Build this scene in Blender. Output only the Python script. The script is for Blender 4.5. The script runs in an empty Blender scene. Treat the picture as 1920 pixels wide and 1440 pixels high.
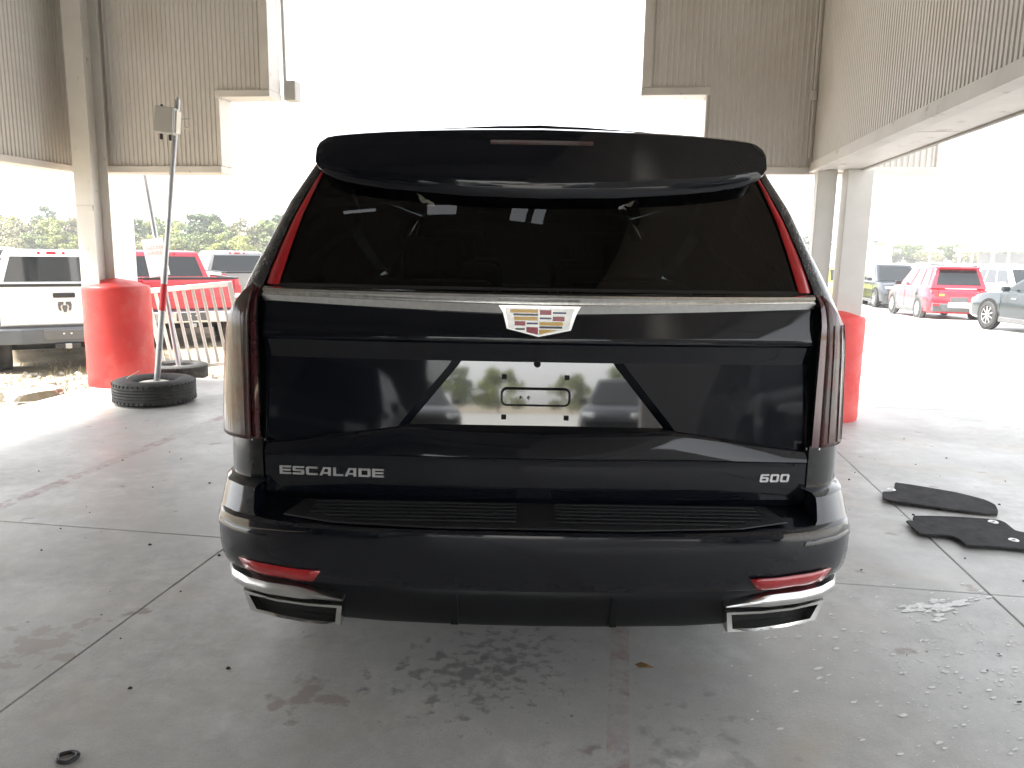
import bpy, bmesh, math, random
import numpy as np
from mathutils import Matrix, Vector, noise as mnoise

random.seed(7)
rng = np.random.default_rng(7)
R = math.radians
scene = bpy.context.scene
COL = scene.collection

# ------------------------------------------------------------------ camera
CAM_H, CAM_D, FPX, HZ = 1.49, 2.17, 1443.0, 473.0
tilt = math.atan((720 - HZ) / FPX)
roll = R(1.0)
Fv = Vector((0, math.cos(tilt), -math.sin(tilt)))
R0 = Vector((1, 0, 0)); U0 = Vector((0, math.sin(tilt), math.cos(tilt)))
Rv = math.cos(roll) * R0 + math.sin(roll) * U0
Uv = math.cos(roll) * U0 - math.sin(roll) * R0
cam_d = bpy.data.cameras.new('camera')
cam = bpy.data.objects.new('camera', cam_d); COL.objects.link(cam)
cam_d.sensor_width = 36; cam_d.sensor_fit = 'HORIZONTAL'
cam_d.lens = FPX / 1920 * 36
cam_d.clip_start = 0.05; cam_d.clip_end = 3000
m = Matrix.Identity(4)
for i in range(3):
    m[i][0] = Rv[i]; m[i][1] = Uv[i]; m[i][2] = -Fv[i]
m[0][3], m[1][3], m[2][3] = 0.0, -CAM_D, CAM_H
cam.matrix_world = m
scene.camera = cam

# ------------------------------------------------------------------ sky, sun, exposure
SUN_EL, SUN_AZ = R(58), R(262)          # azimuth measured clockwise from +Y
w = bpy.data.worlds.new('World'); scene.world = w; w.use_nodes = True
nt = w.node_tree; nt.nodes.clear()
sky = nt.nodes.new('ShaderNodeTexSky'); sky.sky_type = 'NISHITA'; sky.sun_disc = False
sky.sun_elevation = SUN_EL; sky.sun_rotation = SUN_AZ
sky.air_density = 1.0; sky.dust_density = 1.0; sky.ozone_density = 1.0
hs = nt.nodes.new('ShaderNodeHueSaturation'); hs.inputs['Saturation'].default_value = 0.12
bg = nt.nodes.new('ShaderNodeBackground'); bg.inputs['Strength'].default_value = 0.10
wo = nt.nodes.new('ShaderNodeOutputWorld')
nt.links.new(sky.outputs[0], hs.inputs['Color']); nt.links.new(hs.outputs[0], bg.inputs[0])
nt.links.new(bg.outputs[0], wo.inputs[0])
sd = bpy.data.lights.new('sun', 'SUN'); sd.energy = 2.8; sd.angle = R(14); sd.color = (1, 0.97, 0.92)
so = bpy.data.objects.new('sun', sd); COL.objects.link(so)
sdir = Vector((math.sin(SUN_AZ) * math.cos(SUN_EL), math.cos(SUN_AZ) * math.cos(SUN_EL), math.sin(SUN_EL)))
so.rotation_euler = sdir.to_track_quat('Z', 'Y').to_euler()
so.location = (0, 0, 40)
vs = scene.view_settings
vs.view_transform = 'Standard'; vs.look = 'None'; vs.gamma = 1; vs.use_curve_mapping = False
vs.exposure = 2.8
scene.cycles.max_bounces = 10; scene.cycles.transparent_max_bounces = 16
scene.cycles.diffuse_bounces = 5; scene.cycles.glossy_bounces = 5
scene.cycles.sample_clamp_indirect = 8

# ------------------------------------------------------------------ materials
MATS = {}
def _mapcoord(nt, kind):
    tc = nt.nodes.new('ShaderNodeTexCoord')
    if kind == 'world':
        g = nt.nodes.new('ShaderNodeNewGeometry'); return g.outputs['Position']
    return tc.outputs['Object']

def _noise(nt, vec, scale, detail=4, rough=.55, dist=0.0):
    n = nt.nodes.new('ShaderNodeTexNoise'); n.inputs['Scale'].default_value = scale
    n.inputs['Detail'].default_value = detail; n.inputs['Roughness'].default_value = rough
    n.inputs['Distortion'].default_value = dist
    nt.links.new(vec, n.inputs['Vector']); return n.outputs['Fac']

def _ramp(nt, fac, p0, p1, c0=(0, 0, 0, 1), c1=(1, 1, 1, 1)):
    r = nt.nodes.new('ShaderNodeValToRGB')
    r.color_ramp.elements[0].position = p0; r.color_ramp.elements[1].position = p1
    r.color_ramp.elements[0].color = c0; r.color_ramp.elements[1].color = c1
    nt.links.new(fac, r.inputs[0]); return r.outputs['Color']

def _mix(nt, fac, a, b, mode='MIX'):
    n = nt.nodes.new('ShaderNodeMix'); n.data_type = 'RGBA'; n.blend_type = mode
    if isinstance(fac, (int, float)): n.inputs['Factor'].default_value = fac
    else: nt.links.new(fac, n.inputs['Factor'])
    for k, v in (('A', a), ('B', b)):
        s = [i for i in n.inputs if i.name == k and i.type == 'RGBA'][0]
        if isinstance(v, (tuple, list)): s.default_value = (*v[:3], 1)
        else: nt.links.new(v, s)
    return [o for o in n.outputs if o.type == 'RGBA'][0]

def _math(nt, op, a, b=None, clamp=False):
    n = nt.nodes.new('ShaderNodeMath'); n.operation = op; n.use_clamp = clamp
    for i, v in enumerate((a, b)):
        if v is None: continue
        if isinstance(v, (int, float)): n.inputs[i].default_value = v
        else: nt.links.new(v, n.inputs[i])
    return n.outputs[0]

def pm(name, col, rough=.5, metal=0, coat=0, var=.12, vscale=6, bump=0, bscale=60, spec=.5,
       col2=None, c2lo=.5, c2hi=.65, c2scale=3, rvar=0, coords='object', emit=None, trans=0, ior=1.5, objrand=0):
    if name in MATS: return MATS[name]
    mt = bpy.data.materials.new(name); mt.use_nodes = True
    nt = mt.node_tree; b = nt.nodes['Principled BSDF']
    vec = _mapcoord(nt, coords)
    c = (*col, 1)
    n1 = _noise(nt, vec, vscale)
    lo = tuple(max(0, v * (1 - var)) for v in col); hi = tuple(min(1, v * (1 + var)) for v in col)
    cc = _mix(nt, _ramp(nt, n1, .3, .7), lo, hi)
    if col2 is not None:
        n2 = _noise(nt, vec, c2scale, 6, .6)
        cc = _mix(nt, _ramp(nt, n2, c2lo, c2hi), cc, col2)
    if objrand:
        oi = nt.nodes.new('ShaderNodeObjectInfo')
        h = nt.nodes.new('ShaderNodeHueSaturation')
        nt.links.new(cc, h.inputs['Color'])
        mr = nt.nodes.new('ShaderNodeMapRange'); nt.links.new(oi.outputs['Random'], mr.inputs[0])
        mr.inputs[3].default_value = 1 - objrand; mr.inputs[4].default_value = 1 + objrand
        nt.links.new(mr.outputs[0], h.inputs['Value']); cc = h.outputs[0]
    nt.links.new(cc, b.inputs['Base Color'])
    b.inputs['Roughness'].default_value = rough; b.inputs['Metallic'].default_value = metal
    if rvar:
        rr = nt.nodes.new('ShaderNodeMapRange'); nt.links.new(_noise(nt, vec, vscale * 2.3, 5), rr.inputs[0])
        rr.inputs[1].default_value = .3; rr.inputs[2].default_value = .7
        rr.inputs[3].default_value = max(0.01, rough - rvar); rr.inputs[4].default_value = min(1, rough + rvar)
        nt.links.new(rr.outputs[0], b.inputs['Roughness'])
    b.inputs['Coat Weight'].default_value = coat; b.inputs['Coat Roughness'].default_value = .03
    b.inputs['Specular IOR Level'].default_value = spec
    b.inputs['Transmission Weight'].default_value = trans; b.inputs['IOR'].default_value = ior
    if bump:
        bp = nt.nodes.new('ShaderNodeBump'); bp.inputs['Strength'].default_value = bump
        bp.inputs['Distance'].default_value = .01
        nt.links.new(_noise(nt, vec, bscale, 5), bp.inputs['Height'])
        nt.links.new(bp.outputs[0], b.inputs['Normal'])
    if emit:
        b.inputs['Emission Color'].default_value = (*emit[:3], 1); b.inputs['Emission Strength'].default_value = emit[3]
    MATS[name] = mt
    return mt

def tinted_glass(name, tint, refl=1.45, rough=0.0):
    """thin tinted pane: fresnel gloss over a coloured see-through layer"""
    if name in MATS: return MATS[name]
    mt = bpy.data.materials.new(name); mt.use_nodes = True
    nt = mt.node_tree; nt.nodes.remove(nt.nodes['Principled BSDF'])
    out = nt.nodes['Material Output']
    tr = nt.nodes.new('ShaderNodeBsdfTransparent'); tr.inputs[0].default_value = (*tint, 1)
    gl = nt.nodes.new('ShaderNodeBsdfGlossy'); gl.inputs['Roughness'].default_value = rough
    fr = nt.nodes.new('ShaderNodeFresnel'); fr.inputs[0].default_value = refl
    mx = nt.nodes.new('ShaderNodeMixShader')
    nt.links.new(fr.outputs[0], mx.inputs[0]); nt.links.new(tr.outputs[0], mx.inputs[1]); nt.links.new(gl.outputs[0], mx.inputs[2])
    nt.links.new(mx.outputs[0], out.inputs[0])
    MATS[name] = mt; return mt

# ------------------------------------------------------------------ mesh helpers
class MB:
    def __init__(s): s.v = []; s.f = []
    def add(s, vs, fs):
        o = len(s.v); s.v += [tuple(p) for p in vs]; s.f += [tuple(i + o for i in f) for f in fs]; return s
    def box(s, c, d, rot=None):
        x, y, z = (k / 2 for k in d)
        vs = [Vector((sx * x, sy * y, sz * z)) for sz in (-1, 1) for sx, sy in ((-1, -1), (1, -1), (1, 1), (-1, 1))]
        if rot is not None:
            vs = [rot @ p for p in vs]
        vs = [p + Vector(c) for p in vs]
        return s.add(vs, [(3, 2, 1, 0), (4, 5, 6, 7), (0, 1, 5, 4), (1, 2, 6, 5), (2, 3, 7, 6), (3, 0, 4, 7)])
    def prism(s, pts, off):
        """closed outline pts (3-D) extruded by vector off"""
        n = len(pts); off = Vector(off)
        vs = [Vector(p) for p in pts] + [Vector(p) + off for p in pts]
        fs = [tuple(range(n - 1, -1, -1)), tuple(range(n, 2 * n))]
        fs += [(i, (i + 1) % n, n + (i + 1) % n, n + i) for i in range(n)]
        return s.add(vs, fs)
    def tube(s, pts, r, n=10, cap=True):
        pts = [Vector(p) for p in pts]; rings = []
        for i, p in enumerate(pts):
            a = pts[max(0, i - 1)]; b = pts[min(len(pts) - 1, i + 1)]
            t = (b - a).normalized()
            q = t.to_track_quat('Z', 'Y')
            rr = r[i] if isinstance(r, (list, tuple)) else r
            rings.append([p + q @ Vector((rr * math.cos(k * 2 * math.pi / n), rr * math.sin(k * 2 * math.pi / n), 0)) for k in range(n)])
        return s.loft(rings, True, cap)
    def loft(s, rings, closed=True, cap=False):
        n = len(rings[0]); vs = [p for r in rings for p in r]; fs = []
        for i in range(len(rings) - 1):
            for k in range(n if closed else n - 1):
                a = i * n + k; b = i * n + (k + 1) % n
                fs.append((a, b, b + n, a + n))
        if cap:
            fs.append(tuple(range(n - 1, -1, -1))); fs.append(tuple((len(rings) - 1) * n + k for k in range(n)))
        return s.add(vs, fs)
    def lathe(s, prof, n=32, axis='Z', c=(0, 0, 0)):
        rings = []
        for k in range(n):
            a = 2 * math.pi * k / n; ring = []
            for r, h in prof:
                p = (r * math.cos(a), r * math.sin(a), h)
                if axis == 'X': p = (h, r * math.cos(a), r * math.sin(a))
                if axis == 'Y': p = (r * math.cos(a), h, r * math.sin(a))
                ring.append(Vector(p) + Vector(c))
            rings.append(ring)
        m_ = len(prof); vs = [p for r in rings for p in r]; fs = []
        for k in range(n):
            for j in range(m_ - 1):
                a = k * m_ + j; b = ((k + 1) % n) * m_ + j
                fs.append((a, b, b + 1, a + 1))
        return s.add(vs, fs)
    def grid(s, fn, us, vs_):
        vs = [fn(u, v) for u in us for v in vs_]; m_ = len(vs_); fs = []
        for i in range(len(us) - 1):
            for j in range(m_ - 1):
                fs.append((i * m_ + j, (i + 1) * m_ + j, (i + 1) * m_ + j + 1, i * m_ + j + 1))
        return s.add(vs, fs)
    def mirror_x(s):
        n = len(s.v); s.v += [(-x, y, z) for x, y, z in s.v]; s.f += [tuple(n + i for i in reversed(f)) for f in list(s.f)]
        return s

def obj(name, mb, mat, parent=None, smooth=None, bevel=0, bseg=2, solid=0, loc=None, rz=0, weld=True):
    me = bpy.data.meshes.new(name)
    me.from_pydata([tuple(p) for p in mb.v], [], mb.f); me.update()
    if weld:
        bm = bmesh.new(); bm.from_mesh(me)
        bmesh.ops.remove_doubles(bm, verts=bm.verts, dist=1e-5)
        if not solid: bmesh.ops.recalc_face_normals(bm, faces=bm.faces)
        bm.to_mesh(me); bm.free()
    o = bpy.data.objects.new(name, me); COL.objects.link(o)
    if mat is not None: me.materials.append(mat)
    if parent is not None: o.parent = parent
    if loc is not None: o.location = loc
    if rz: o.rotation_euler = (0, 0, rz)
    if solid:
        md = o.modifiers.new('solid', 'SOLIDIFY'); md.thickness = solid; md.offset = -1
    if bevel:
        md = o.modifiers.new('bevel', 'BEVEL'); md.width = bevel; md.segments = bseg
        md.limit_method = 'ANGLE'; md.angle_limit = R(28); md.harden_normals = False
    if smooth is not None:
        for p in me.polygons: p.use_smooth = True
        bm = bmesh.new(); bm.from_mesh(me)
        for e in bm.edges:
            e.smooth = not (len(e.link_faces) == 2 and e.calc_face_angle(0) > R(smooth))
        bm.to_mesh(me); bm.free()
    return o

def thing(name, label, cat, loc=(0, 0, 0), rz=0, group=None):
    o = bpy.data.objects.new(name, None); COL.objects.link(o)
    o.empty_display_size = .2
    o.location = loc; o.rotation_euler = (0, 0, rz)
    o['label'] = label; o['category'] = cat
    if group: o['group'] = group
    return o

def tag(o, label, cat, group=None):
    o['label'] = label; o['category'] = cat
    if group: o['group'] = group
    return o

def struct(o): o['kind'] = 'structure'; return o
def stuff(o, label=None, cat=None):
    o['kind'] = 'stuff'
    if label: o['label'] = label
    if cat: o['category'] = cat
    return o

def copy_tree(o, parent=None):
    c = o.copy(); COL.objects.link(c); c.parent = parent
    for ch in o.children: copy_tree(ch, c)
    return c

def box(name, c, d, mat, parent, bevel=0, rot=None, **k):
    return obj(name, MB().box(c, d, rot), mat, parent, bevel=bevel, **k)

# structure frame: the canopy and slab grid are turned by 8.2 degrees to the camera
SYAW = R(8.2)
EU = Vector((math.cos(SYAW), -math.sin(SYAW), 0)); EV = Vector((math.sin(SYAW), math.cos(SYAW), 0))
def S(u, v, z=0): return EU * u + EV * v + Vector((0, 0, z))
def to_uv(x, y): return (x * EU.x + y * EU.y, x * EV.x + y * EV.y)
def sstep(a, b, x):
    t = min(1, max(0, (x - a) / (b - a))); return t * t * (3 - 2 * t)

def ground_h(x, y):
    u, v = to_uv(x, y)
    dl = max(0, -5.25 - u, v - 6.0)
    left = -.06 - .40 * sstep(0, 3.2, dl)
    right = -.46 * min(1, max(0, (v - 11) / 18))
    k = sstep(-2.5, .5, u) if v > 0 else (sstep(-5.25, -4.5, u))
    return left * (1 - k) + right * k
# ------------------------------------------------------------------ ground materials
def concrete_mat(name, base, stains=True):
    mt = bpy.data.materials.new(name); mt.use_nodes = True
    nt = mt.node_tree; b = nt.nodes['Principled BSDF']
    pos = _mapcoord(nt, 'world')
    def sc(col, k): return tuple(c * k for c in col)
    c = _mix(nt, _ramp(nt, _noise(nt, pos, .7, 5, .6), .3, .7), sc(base, .76), sc(base, 1.16))
    c = _mix(nt, _ramp(nt, _noise(nt, pos, 9, 8, .72), .36, .66), sc(base, .76), c)
    c = _mix(nt, _math(nt, 'MULTIPLY', _ramp(nt, _noise(nt, pos, 34, 5, .7), .56, .7), .5), c, sc(base, .68))
    fine = _ramp(nt, _noise(nt, pos, 160, 3, .7), .25, .75, (.82, .82, .82, 1), (1.08, 1.08, 1.08, 1))
    c = _mix(nt, 1.0, c, fine, 'MULTIPLY')
    # warm rusty and pale patches
    c = _mix(nt, _math(nt, 'MULTIPLY', _ramp(nt, _noise(nt, pos, 1.7, 6, .62, .6), .55, .72), .5), c, (base[0] * .78, base[1] * .68, base[2] * .55))
    c = _mix(nt, _math(nt, 'MULTIPLY', _ramp(nt, _noise(nt, pos, 2.6, 5, .6), .6, .72), .45), c, sc(base, 1.3))
    # long scuffs: noise squeezed along one direction
    mp = nt.nodes.new('ShaderNodeMapping'); mp.inputs['Rotation'].default_value = (0, 0, R(62)); mp.inputs['Scale'].default_value = (1.2, 34, 1)
    nt.links.new(pos, mp.inputs[0])
    c = _mix(nt, _math(nt, 'MULTIPLY', _ramp(nt, _noise(nt, mp.outputs[0], 1.1, 4, .6), .66, .8), .4), c, sc(base, .5))
    mp3 = nt.nodes.new('ShaderNodeMapping'); mp3.inputs['Rotation'].default_value = (0, 0, R(-12)); mp3.inputs['Scale'].default_value = (1.2, 18, 1)
    nt.links.new(pos, mp3.inputs[0])
    c = _mix(nt, _math(nt, 'MULTIPLY', _ramp(nt, _noise(nt, mp3.outputs[0], 1.6, 5, .65), .58, .8), .45), c, sc(base, .66))
    if stains:
        # dark specks
        vo = nt.nodes.new('ShaderNodeTexVoronoi'); vo.inputs['Scale'].default_value = 9; nt.links.new(pos, vo.inputs['Vector'])
        sp = _ramp(nt, vo.outputs['Distance'], .04, .07, (1, 1, 1, 1), (0, 0, 0, 1))
        gate = _ramp(nt, _noise(nt, pos, 5.3, 2), .58, .62)
        c = _mix(nt, _math(nt, 'MULTIPLY', sp, gate), c, (.09, .08, .07))
        # brown footprints / drips
        c = _mix(nt, _math(nt, 'MULTIPLY', _ramp(nt, _noise(nt, pos, 5.5, 3, .5), .69, .735), .75), c, (.2, .165, .13))
        # oil marks dropped behind the tailgate (world spot with its own ragged outline)
        def spot(cx, cy, r, nscale, lo, hi, col, amt):
            cm = nt.nodes.new('ShaderNodeVectorMath'); cm.operation = 'DISTANCE'
            nt.links.new(pos, cm.inputs[0]); cm.inputs[1].default_value = (cx, cy, 0)
            fall = _math(nt, 'SUBTRACT', 1.0, _math(nt, 'DIVIDE', cm.outputs['Value'], r), True)
            mk = _math(nt, 'ADD', _noise(nt, pos, nscale, 4, .55), _math(nt, 'MULTIPLY', fall, .22))
            mk = _math(nt, 'MULTIPLY', _ramp(nt, mk, lo, hi), _math(nt, 'GREATER_THAN', fall, 0.02))
            return _math(nt, 'MULTIPLY', mk, amt), col
        for args in ((-.14, .36, .40, 17, .63, .74, (.13, .128, .125), .7), (.02, .50, .34, 20, .64, .75, (.16, .155, .15), .65), (.55, -.05, .5, 12, .68, .80, (.18, .18, .18), .5),
                     (-1.75, .52, .3, 9, .62, .68, (.26, .22, .18), .7), (-.66, .24, .2, 9, .6, .68, (.22, .18, .15), .7)):
            f_, col = spot(*args); c = _mix(nt, f_, c, col)
    nt.links.new(c, b.inputs['Base Color'])
    rr = nt.nodes.new('ShaderNodeMapRange'); nt.links.new(_noise(nt, pos, 1.3, 5, .6), rr.inputs[0])
    rr.inputs[1].default_value = .3; rr.inputs[2].default_value = .7; rr.inputs[3].default_value = .34; rr.inputs[4].default_value = .62
    nt.links.new(rr.outputs[0], b.inputs['Roughness'])
    bp = nt.nodes.new('ShaderNodeBump'); bp.inputs['Strength'].default_value = .25; bp.inputs['Distance'].default_value = .004
    nt.links.new(_noise(nt, pos, 70, 6, .65), bp.inputs['Height']); nt.links.new(bp.outputs[0], b.inputs['Normal'])
    return mt

M_CONC = concrete_mat('floor_concrete', (.48, .475, .455))
M_LOT = concrete_mat('lot_concrete', (.46, .45, .42), False)
M_JOINT = pm('joint_dirt', (.12, .11, .10), .9, col2=(.34, .33, .31), c2lo=.42, c2hi=.6, c2scale=1.6, coords='world')
M_DIRT = pm('dry_dirt', (.25, .205, .145), .95, var=.3, vscale=1.2, bump=.9, bscale=14, col2=(.32, .275, .18), c2lo=.45, c2hi=.62, c2scale=2.1, coords='world')

# yard terrain reaching the horizon
def axis(lo, hi, near0, near1, step):
    a = list(np.arange(near0, near1 + .01, step)); d = step
    while a[-1] < hi: d *= 1.35; a.append(a[-1] + d)
    d = step
    while a[0] > lo: d *= 1.35; a.insert(0, a[0] - d)
    return a
xs = axis(-420, 420, -14, 4, .45); ys = axis(-260, 520, -3, 16, .45)
def yard(x, y):
    u, v = to_uv(x, y)
    bump = 0
    if u < -5.4 or (v > 6.1 and u < -1.2): bump = .05 * mnoise.noise(Vector((x * .9, y * .9, 0))) + .03 * mnoise.noise(Vector((x * 2.7, y * 2.7, 3)))
    return (x, y, ground_h(x, y) - .10 + bump * (1 if y < 40 else .3) + (.05 if u < -1 else 0))
struct(obj('yard_ground', MB().grid(yard, xs, ys), M_DIRT, smooth=180))

us = axis(-1.6, 260, -1.6, 20, 1.6); us = [u for u in us if u >= -1.61]
vv = axis(6.0, 150, 6.0, 34, 1.6); vv = [v for v in vv if v >= 5.99]
def lot(u, v):
    p = S(u, v); return (p.x, p.y, ground_h(p.x, p.y) - .008)
struct(obj('lot_pavement', MB().grid(lot, us, vv), M_LOT, smooth=180))

def apron(u, v):
    p = S(u, v); return (p.x, p.y, -.03 + .02 * min(1, (-17 - v) / 20 + 1) - .012)
struct(obj('rear_apron', MB().grid(apron, [-30, -10, 0, 10, 30], [-70, -50, -35, -25, -17.03]), M_LOT))
floor = struct(obj('concrete_floor', MB().prism([S(-5.27, -17.02), S(16.4, -17.02), S(16.4, 6.02), S(-5.27, 6.02)], (0, 0, -.11)), M_JOINT))
for vtx in floor.data.vertices: vtx.co.z -= .005
ub = [-5.25, -1.63, 2.0, 5.6, 9.2, 12.8, 16.4]; vb = [-17.0, -12.4, -7.8, -3.2, 1.41, 6.0, 10.6]
for i in range(6):
    for j in range(6):
        if j == 5 and i < 2: continue
        a, b_, c_, d_ = ub[i] + (.0012 if i == 1 else .003), ub[i + 1] - (.0012 if i == 0 else .003), vb[j] + .003, vb[j + 1] - .003
        if j == 5: pass
        obj('slab', MB().prism([S(a, c_), S(b_, c_), S(b_, d_), S(a, d_)], (0, 0, -.10)), M_CONC, floor, bevel=.004, bseg=1)

# worn red lane lines painted on the slab
mt = bpy.data.materials.new('worn_red_paint'); mt.use_nodes = True
nt = mt.node_tree; b = nt.nodes['Principled BSDF']; b.inputs['Base Color'].default_value = (.42, .16, .15, 1); b.inputs['Roughness'].default_value = .6
tr = nt.nodes.new('ShaderNodeBsdfTransparent'); mx = nt.nodes.new('ShaderNodeMixShader')
pos = _mapcoord(nt, 'world')
k = _math(nt, 'MULTIPLY', _ramp(nt, _noise(nt, pos, 11, 6, .7), .42, .62), .42)
k = _math(nt, 'MULTIPLY', k, _ramp(nt, _noise(nt, pos, 1.4, 3, .5), .25, .6))
nt.links.new(k, mx.inputs[0]); nt.links.new(tr.outputs[0], mx.inputs[1]); nt.links.new(b.outputs[0], mx.inputs[2])
nt.links.new(mx.outputs[0], nt.nodes['Material Output'].inputs[0])
for u0, hw in ((-3.185, .05), (.345, .035)):
    for j in range(5):
        a, c_ = vb[j] + .02, vb[j + 1] - .02
        obj('painted_line', MB().add([S(u0 - hw, a, .003), S(u0 + hw, a, .003), S(u0 + hw, c_, .003), S(u0 - hw, c_, .003)], [(0, 1, 2, 3)]), mt, floor)

# ------------------------------------------------------------------ the canopy building
M_PANEL = pm('ribbed_panel_paint', (.76, .725, .68), .55, var=.06, vscale=.9, col2=(.70, .65, .585), c2lo=.5, c2hi=.75, c2scale=1.4)
M_TRIM = pm('trim_paint', (.76, .72, .67), .5, var=.08, vscale=3, col2=(.45, .36, .27), c2lo=.62, c2hi=.72, c2scale=7)
M_STEEL = pm('column_paint', (.66, .635, .59), .5, var=.06, vscale=4, col2=(.34, .25, .15), c2lo=.66, c2hi=.75, c2scale=6)
M_ROOF = pm('roof_deck', (.24, .235, .23), .7)
M_FLAT = pm('flat_sheet', (.52, .5, .46), .6)

can = thing('canopy', 'large drive-through canopy with beige ribbed metal fascia, stepped opening and steel columns', 'canopy', (0, 0, 0), -SYAW)
def corr(p0, p1, z0, z1, amp=.013, pitch=.05):
    p0 = Vector((*p0, 0)); p1 = Vector((*p1, 0)); d = p1 - p0; L = d.length; d.normalize()
    n = Vector((d.y, -d.x, 0))
    n_r = max(1, round(L / pitch)); st = L / n_r; mb = MB(); top = []
    for i in range(n_r):
        for fr, a in ((0, 0), (.30, 0), (.42, 1), (.62, 1), (.74, 0)):
            top.append(p0 + d * (st * (i + fr)) + n * (a * amp))
    top.append(p1.copy())
    mb.loft([[p + Vector((0, 0, z0)) for p in top], [p + Vector((0, 0, z1)) for p in top]], False)
    return mb
FV, FB = 5.6, 5.835
for (a, b_, z0) in ((-5.56, -3.925, 2.32), (-3.925, -3.43, 3.07), (.475, 1.0, 3.04), (1.0, 2.2, 2.32), (2.2, 3.06, 2.32)):
    obj('fascia_panel', corr((a, FV), (b_, FV), z0, 5.0), M_PANEL, can)
    box('fascia_back', ((a + b_) / 2, FB - .02, (z0 + 5) / 2), (b_ - a, .03, 5 - z0), M_FLAT, can)
for (a, b_, z0, z1) in ((-5.56, -3.885, 2.25, 2.32), (-3.925, -3.33, 3.0, 3.07), (.38, 1.02, 2.97, 3.04), (.985, 3.085, 2.25, 2.32)):
    box('trim', ((a + b_) / 2, (FV + FB) / 2 - .012, (z0 + z1) / 2), (b_ - a, FB - FV + .05, z1 - z0), M_TRIM, can, bevel=.006)
for (a, b_, z0, z1) in ((-3.925, -3.885, 2.322, 2.998), (-3.43, -3.335, 3.072, 5.0), (.385, .475, 3.042, 5.0), (.985, 1.0, 2.322, 2.968), (3.06, 3.083, 2.322, 5.0)):
    box('jamb', ((a + b_) / 2, (FV + FB) / 2 - .008, (z0 + z1) / 2), (b_ - a, FB - FV + .03, z1 - z0), M_TRIM, can, bevel=.006)
box('gutter_end', (-3.255, 5.95, 3.12), (.13, .16, .2), M_FLAT, can, bevel=.01)
obj('downpipe', MB().tube([(-3.31, 5.9, 3.2), (-3.33, 5.9, 5.0)], .02, 8), M_FLAT, can)
# side walls running back over the camera
for name, u0, sgn in (('left', -5.57, 1), ('right', 1.98, -1)):
    if sgn > 0:
        for v0 in np.arange(-14, 5.5, 4.9): obj('fascia_panel', corr((u0, v0 + 4.9), (u0, v0), 2.32, 5.0), M_PANEL, can)
        box('trim', (u0 - .1, -4.21, 2.285), (.24, 19.6, .07), M_TRIM, can, bevel=.006)
        box('fascia_back', (u0 - .21, -4.21, 3.66), (.02, 19.6, 2.68), M_FLAT, can)
    else:
        for v0 in np.arange(-14, 5.5, 4.9): obj('fascia_panel', corr((u0, v0), (u0, v0 + 4.9), 2.32, 5.0), M_PANEL, can)
        obj('trim', MB().prism([(u0 - .012, 5.598, 2.36), (u0 - .03, 5.598, 2.27), (u0 + .06, 5.598, 2.262), (u0 + .06, 5.598, 2.30), (u0 - .005, 5.598, 2.30)], (0, -19.6, 0)), M_TRIM, can)
        for v0 in np.arange(-14, 5.5, 2.45): box('soffit_panel', (u0 + .21, v0 + 1.222, 2.283), (.296, 2.436, .022), M_TRIM, can, bevel=.004)
        box('fascia_back', (u0 + .375, -4.21, 3.63), (.03, 19.6, 2.74), M_FLAT, can)
M_DARKW = pm('blocking_wall_paint', (.16, .15, .14), .7)
for (a, b_) in ((-9.5, -.9), (4.9, 12.5)):  # unseen walls and lintel added to keep reflections dark around one bright opening
    box('rear_wall', ((a + b_) / 2, -13.9, 2.5), (b_ - a, .16, 5.0), M_DARKW, can)
box('blocking_lintel', (2.0, -13.9, 4.0), (5.8, .14, 2.0), M_DARKW, can)
for u0 in (-5.72,):  # unseen wall added to cut side light on the floor near the camera
    for v0, v1 in ((-13.8, -8.3), (-8.3, -2.8)):
        box('blocking_wall', (u0, (v0 + v1) / 2, 1.12), (.14, v1 - v0, 2.24), M_DARKW, can)
obj('conduit', MB().tube([(1.945, 5.565, 2.4), (1.945, 5.565, 5.0)], .012, 8), M_TRIM, can)
box('conduit_box', (1.94, 5.56, 2.95), (.05, .05, .09), M_TRIM, can, bevel=.006)
# roof deck with small skylight openings
SKY = [(-1.72, -3.2), (-.60, -3.42), (.46, -3.45), (.74, -3.45)]
SKS = [(.44, .5), (.40, .4), (.22, .5), (.16, .5)]
ucuts = sorted({-5.9, 2.45, *[s_[0] - q[0] / 2 for s_, q in zip(SKY, SKS)], *[s_[0] + q[0] / 2 for s_, q in zip(SKY, SKS)]})
vcuts = sorted({-14.0, 5.85, *[s_[1] - q[1] / 2 for s_, q in zip(SKY, SKS)], *[s_[1] + q[1] / 2 for s_, q in zip(SKY, SKS)]})
rb = MB()
for i in range(len(ucuts) - 1):
    for j in range(len(vcuts) - 1):
        cu, cv = (ucuts[i] + ucuts[i + 1]) / 2, (vcuts[j] + vcuts[j + 1]) / 2
        if any(abs(cu - s_[0]) < q[0] / 2 and abs(cv - s_[1]) < q[1] / 2 for s_, q in zip(SKY, SKS)): continue
        rb.add([(ucuts[i], vcuts[j], 5.0), (ucuts[i + 1], vcuts[j], 5.0), (ucuts[i + 1], vcuts[j + 1], 5.0), (ucuts[i], vcuts[j + 1], 5.0)], [(0, 1, 2, 3)])
obj('roof_deck', rb, M_ROOF, can)
for k_ in range(7):
    box('roof_beam', (-1.75, -13 + k_ * 2.9 + 1.3, 4.86), (8.2, .14, .26), M_ROOF, can)
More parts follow.
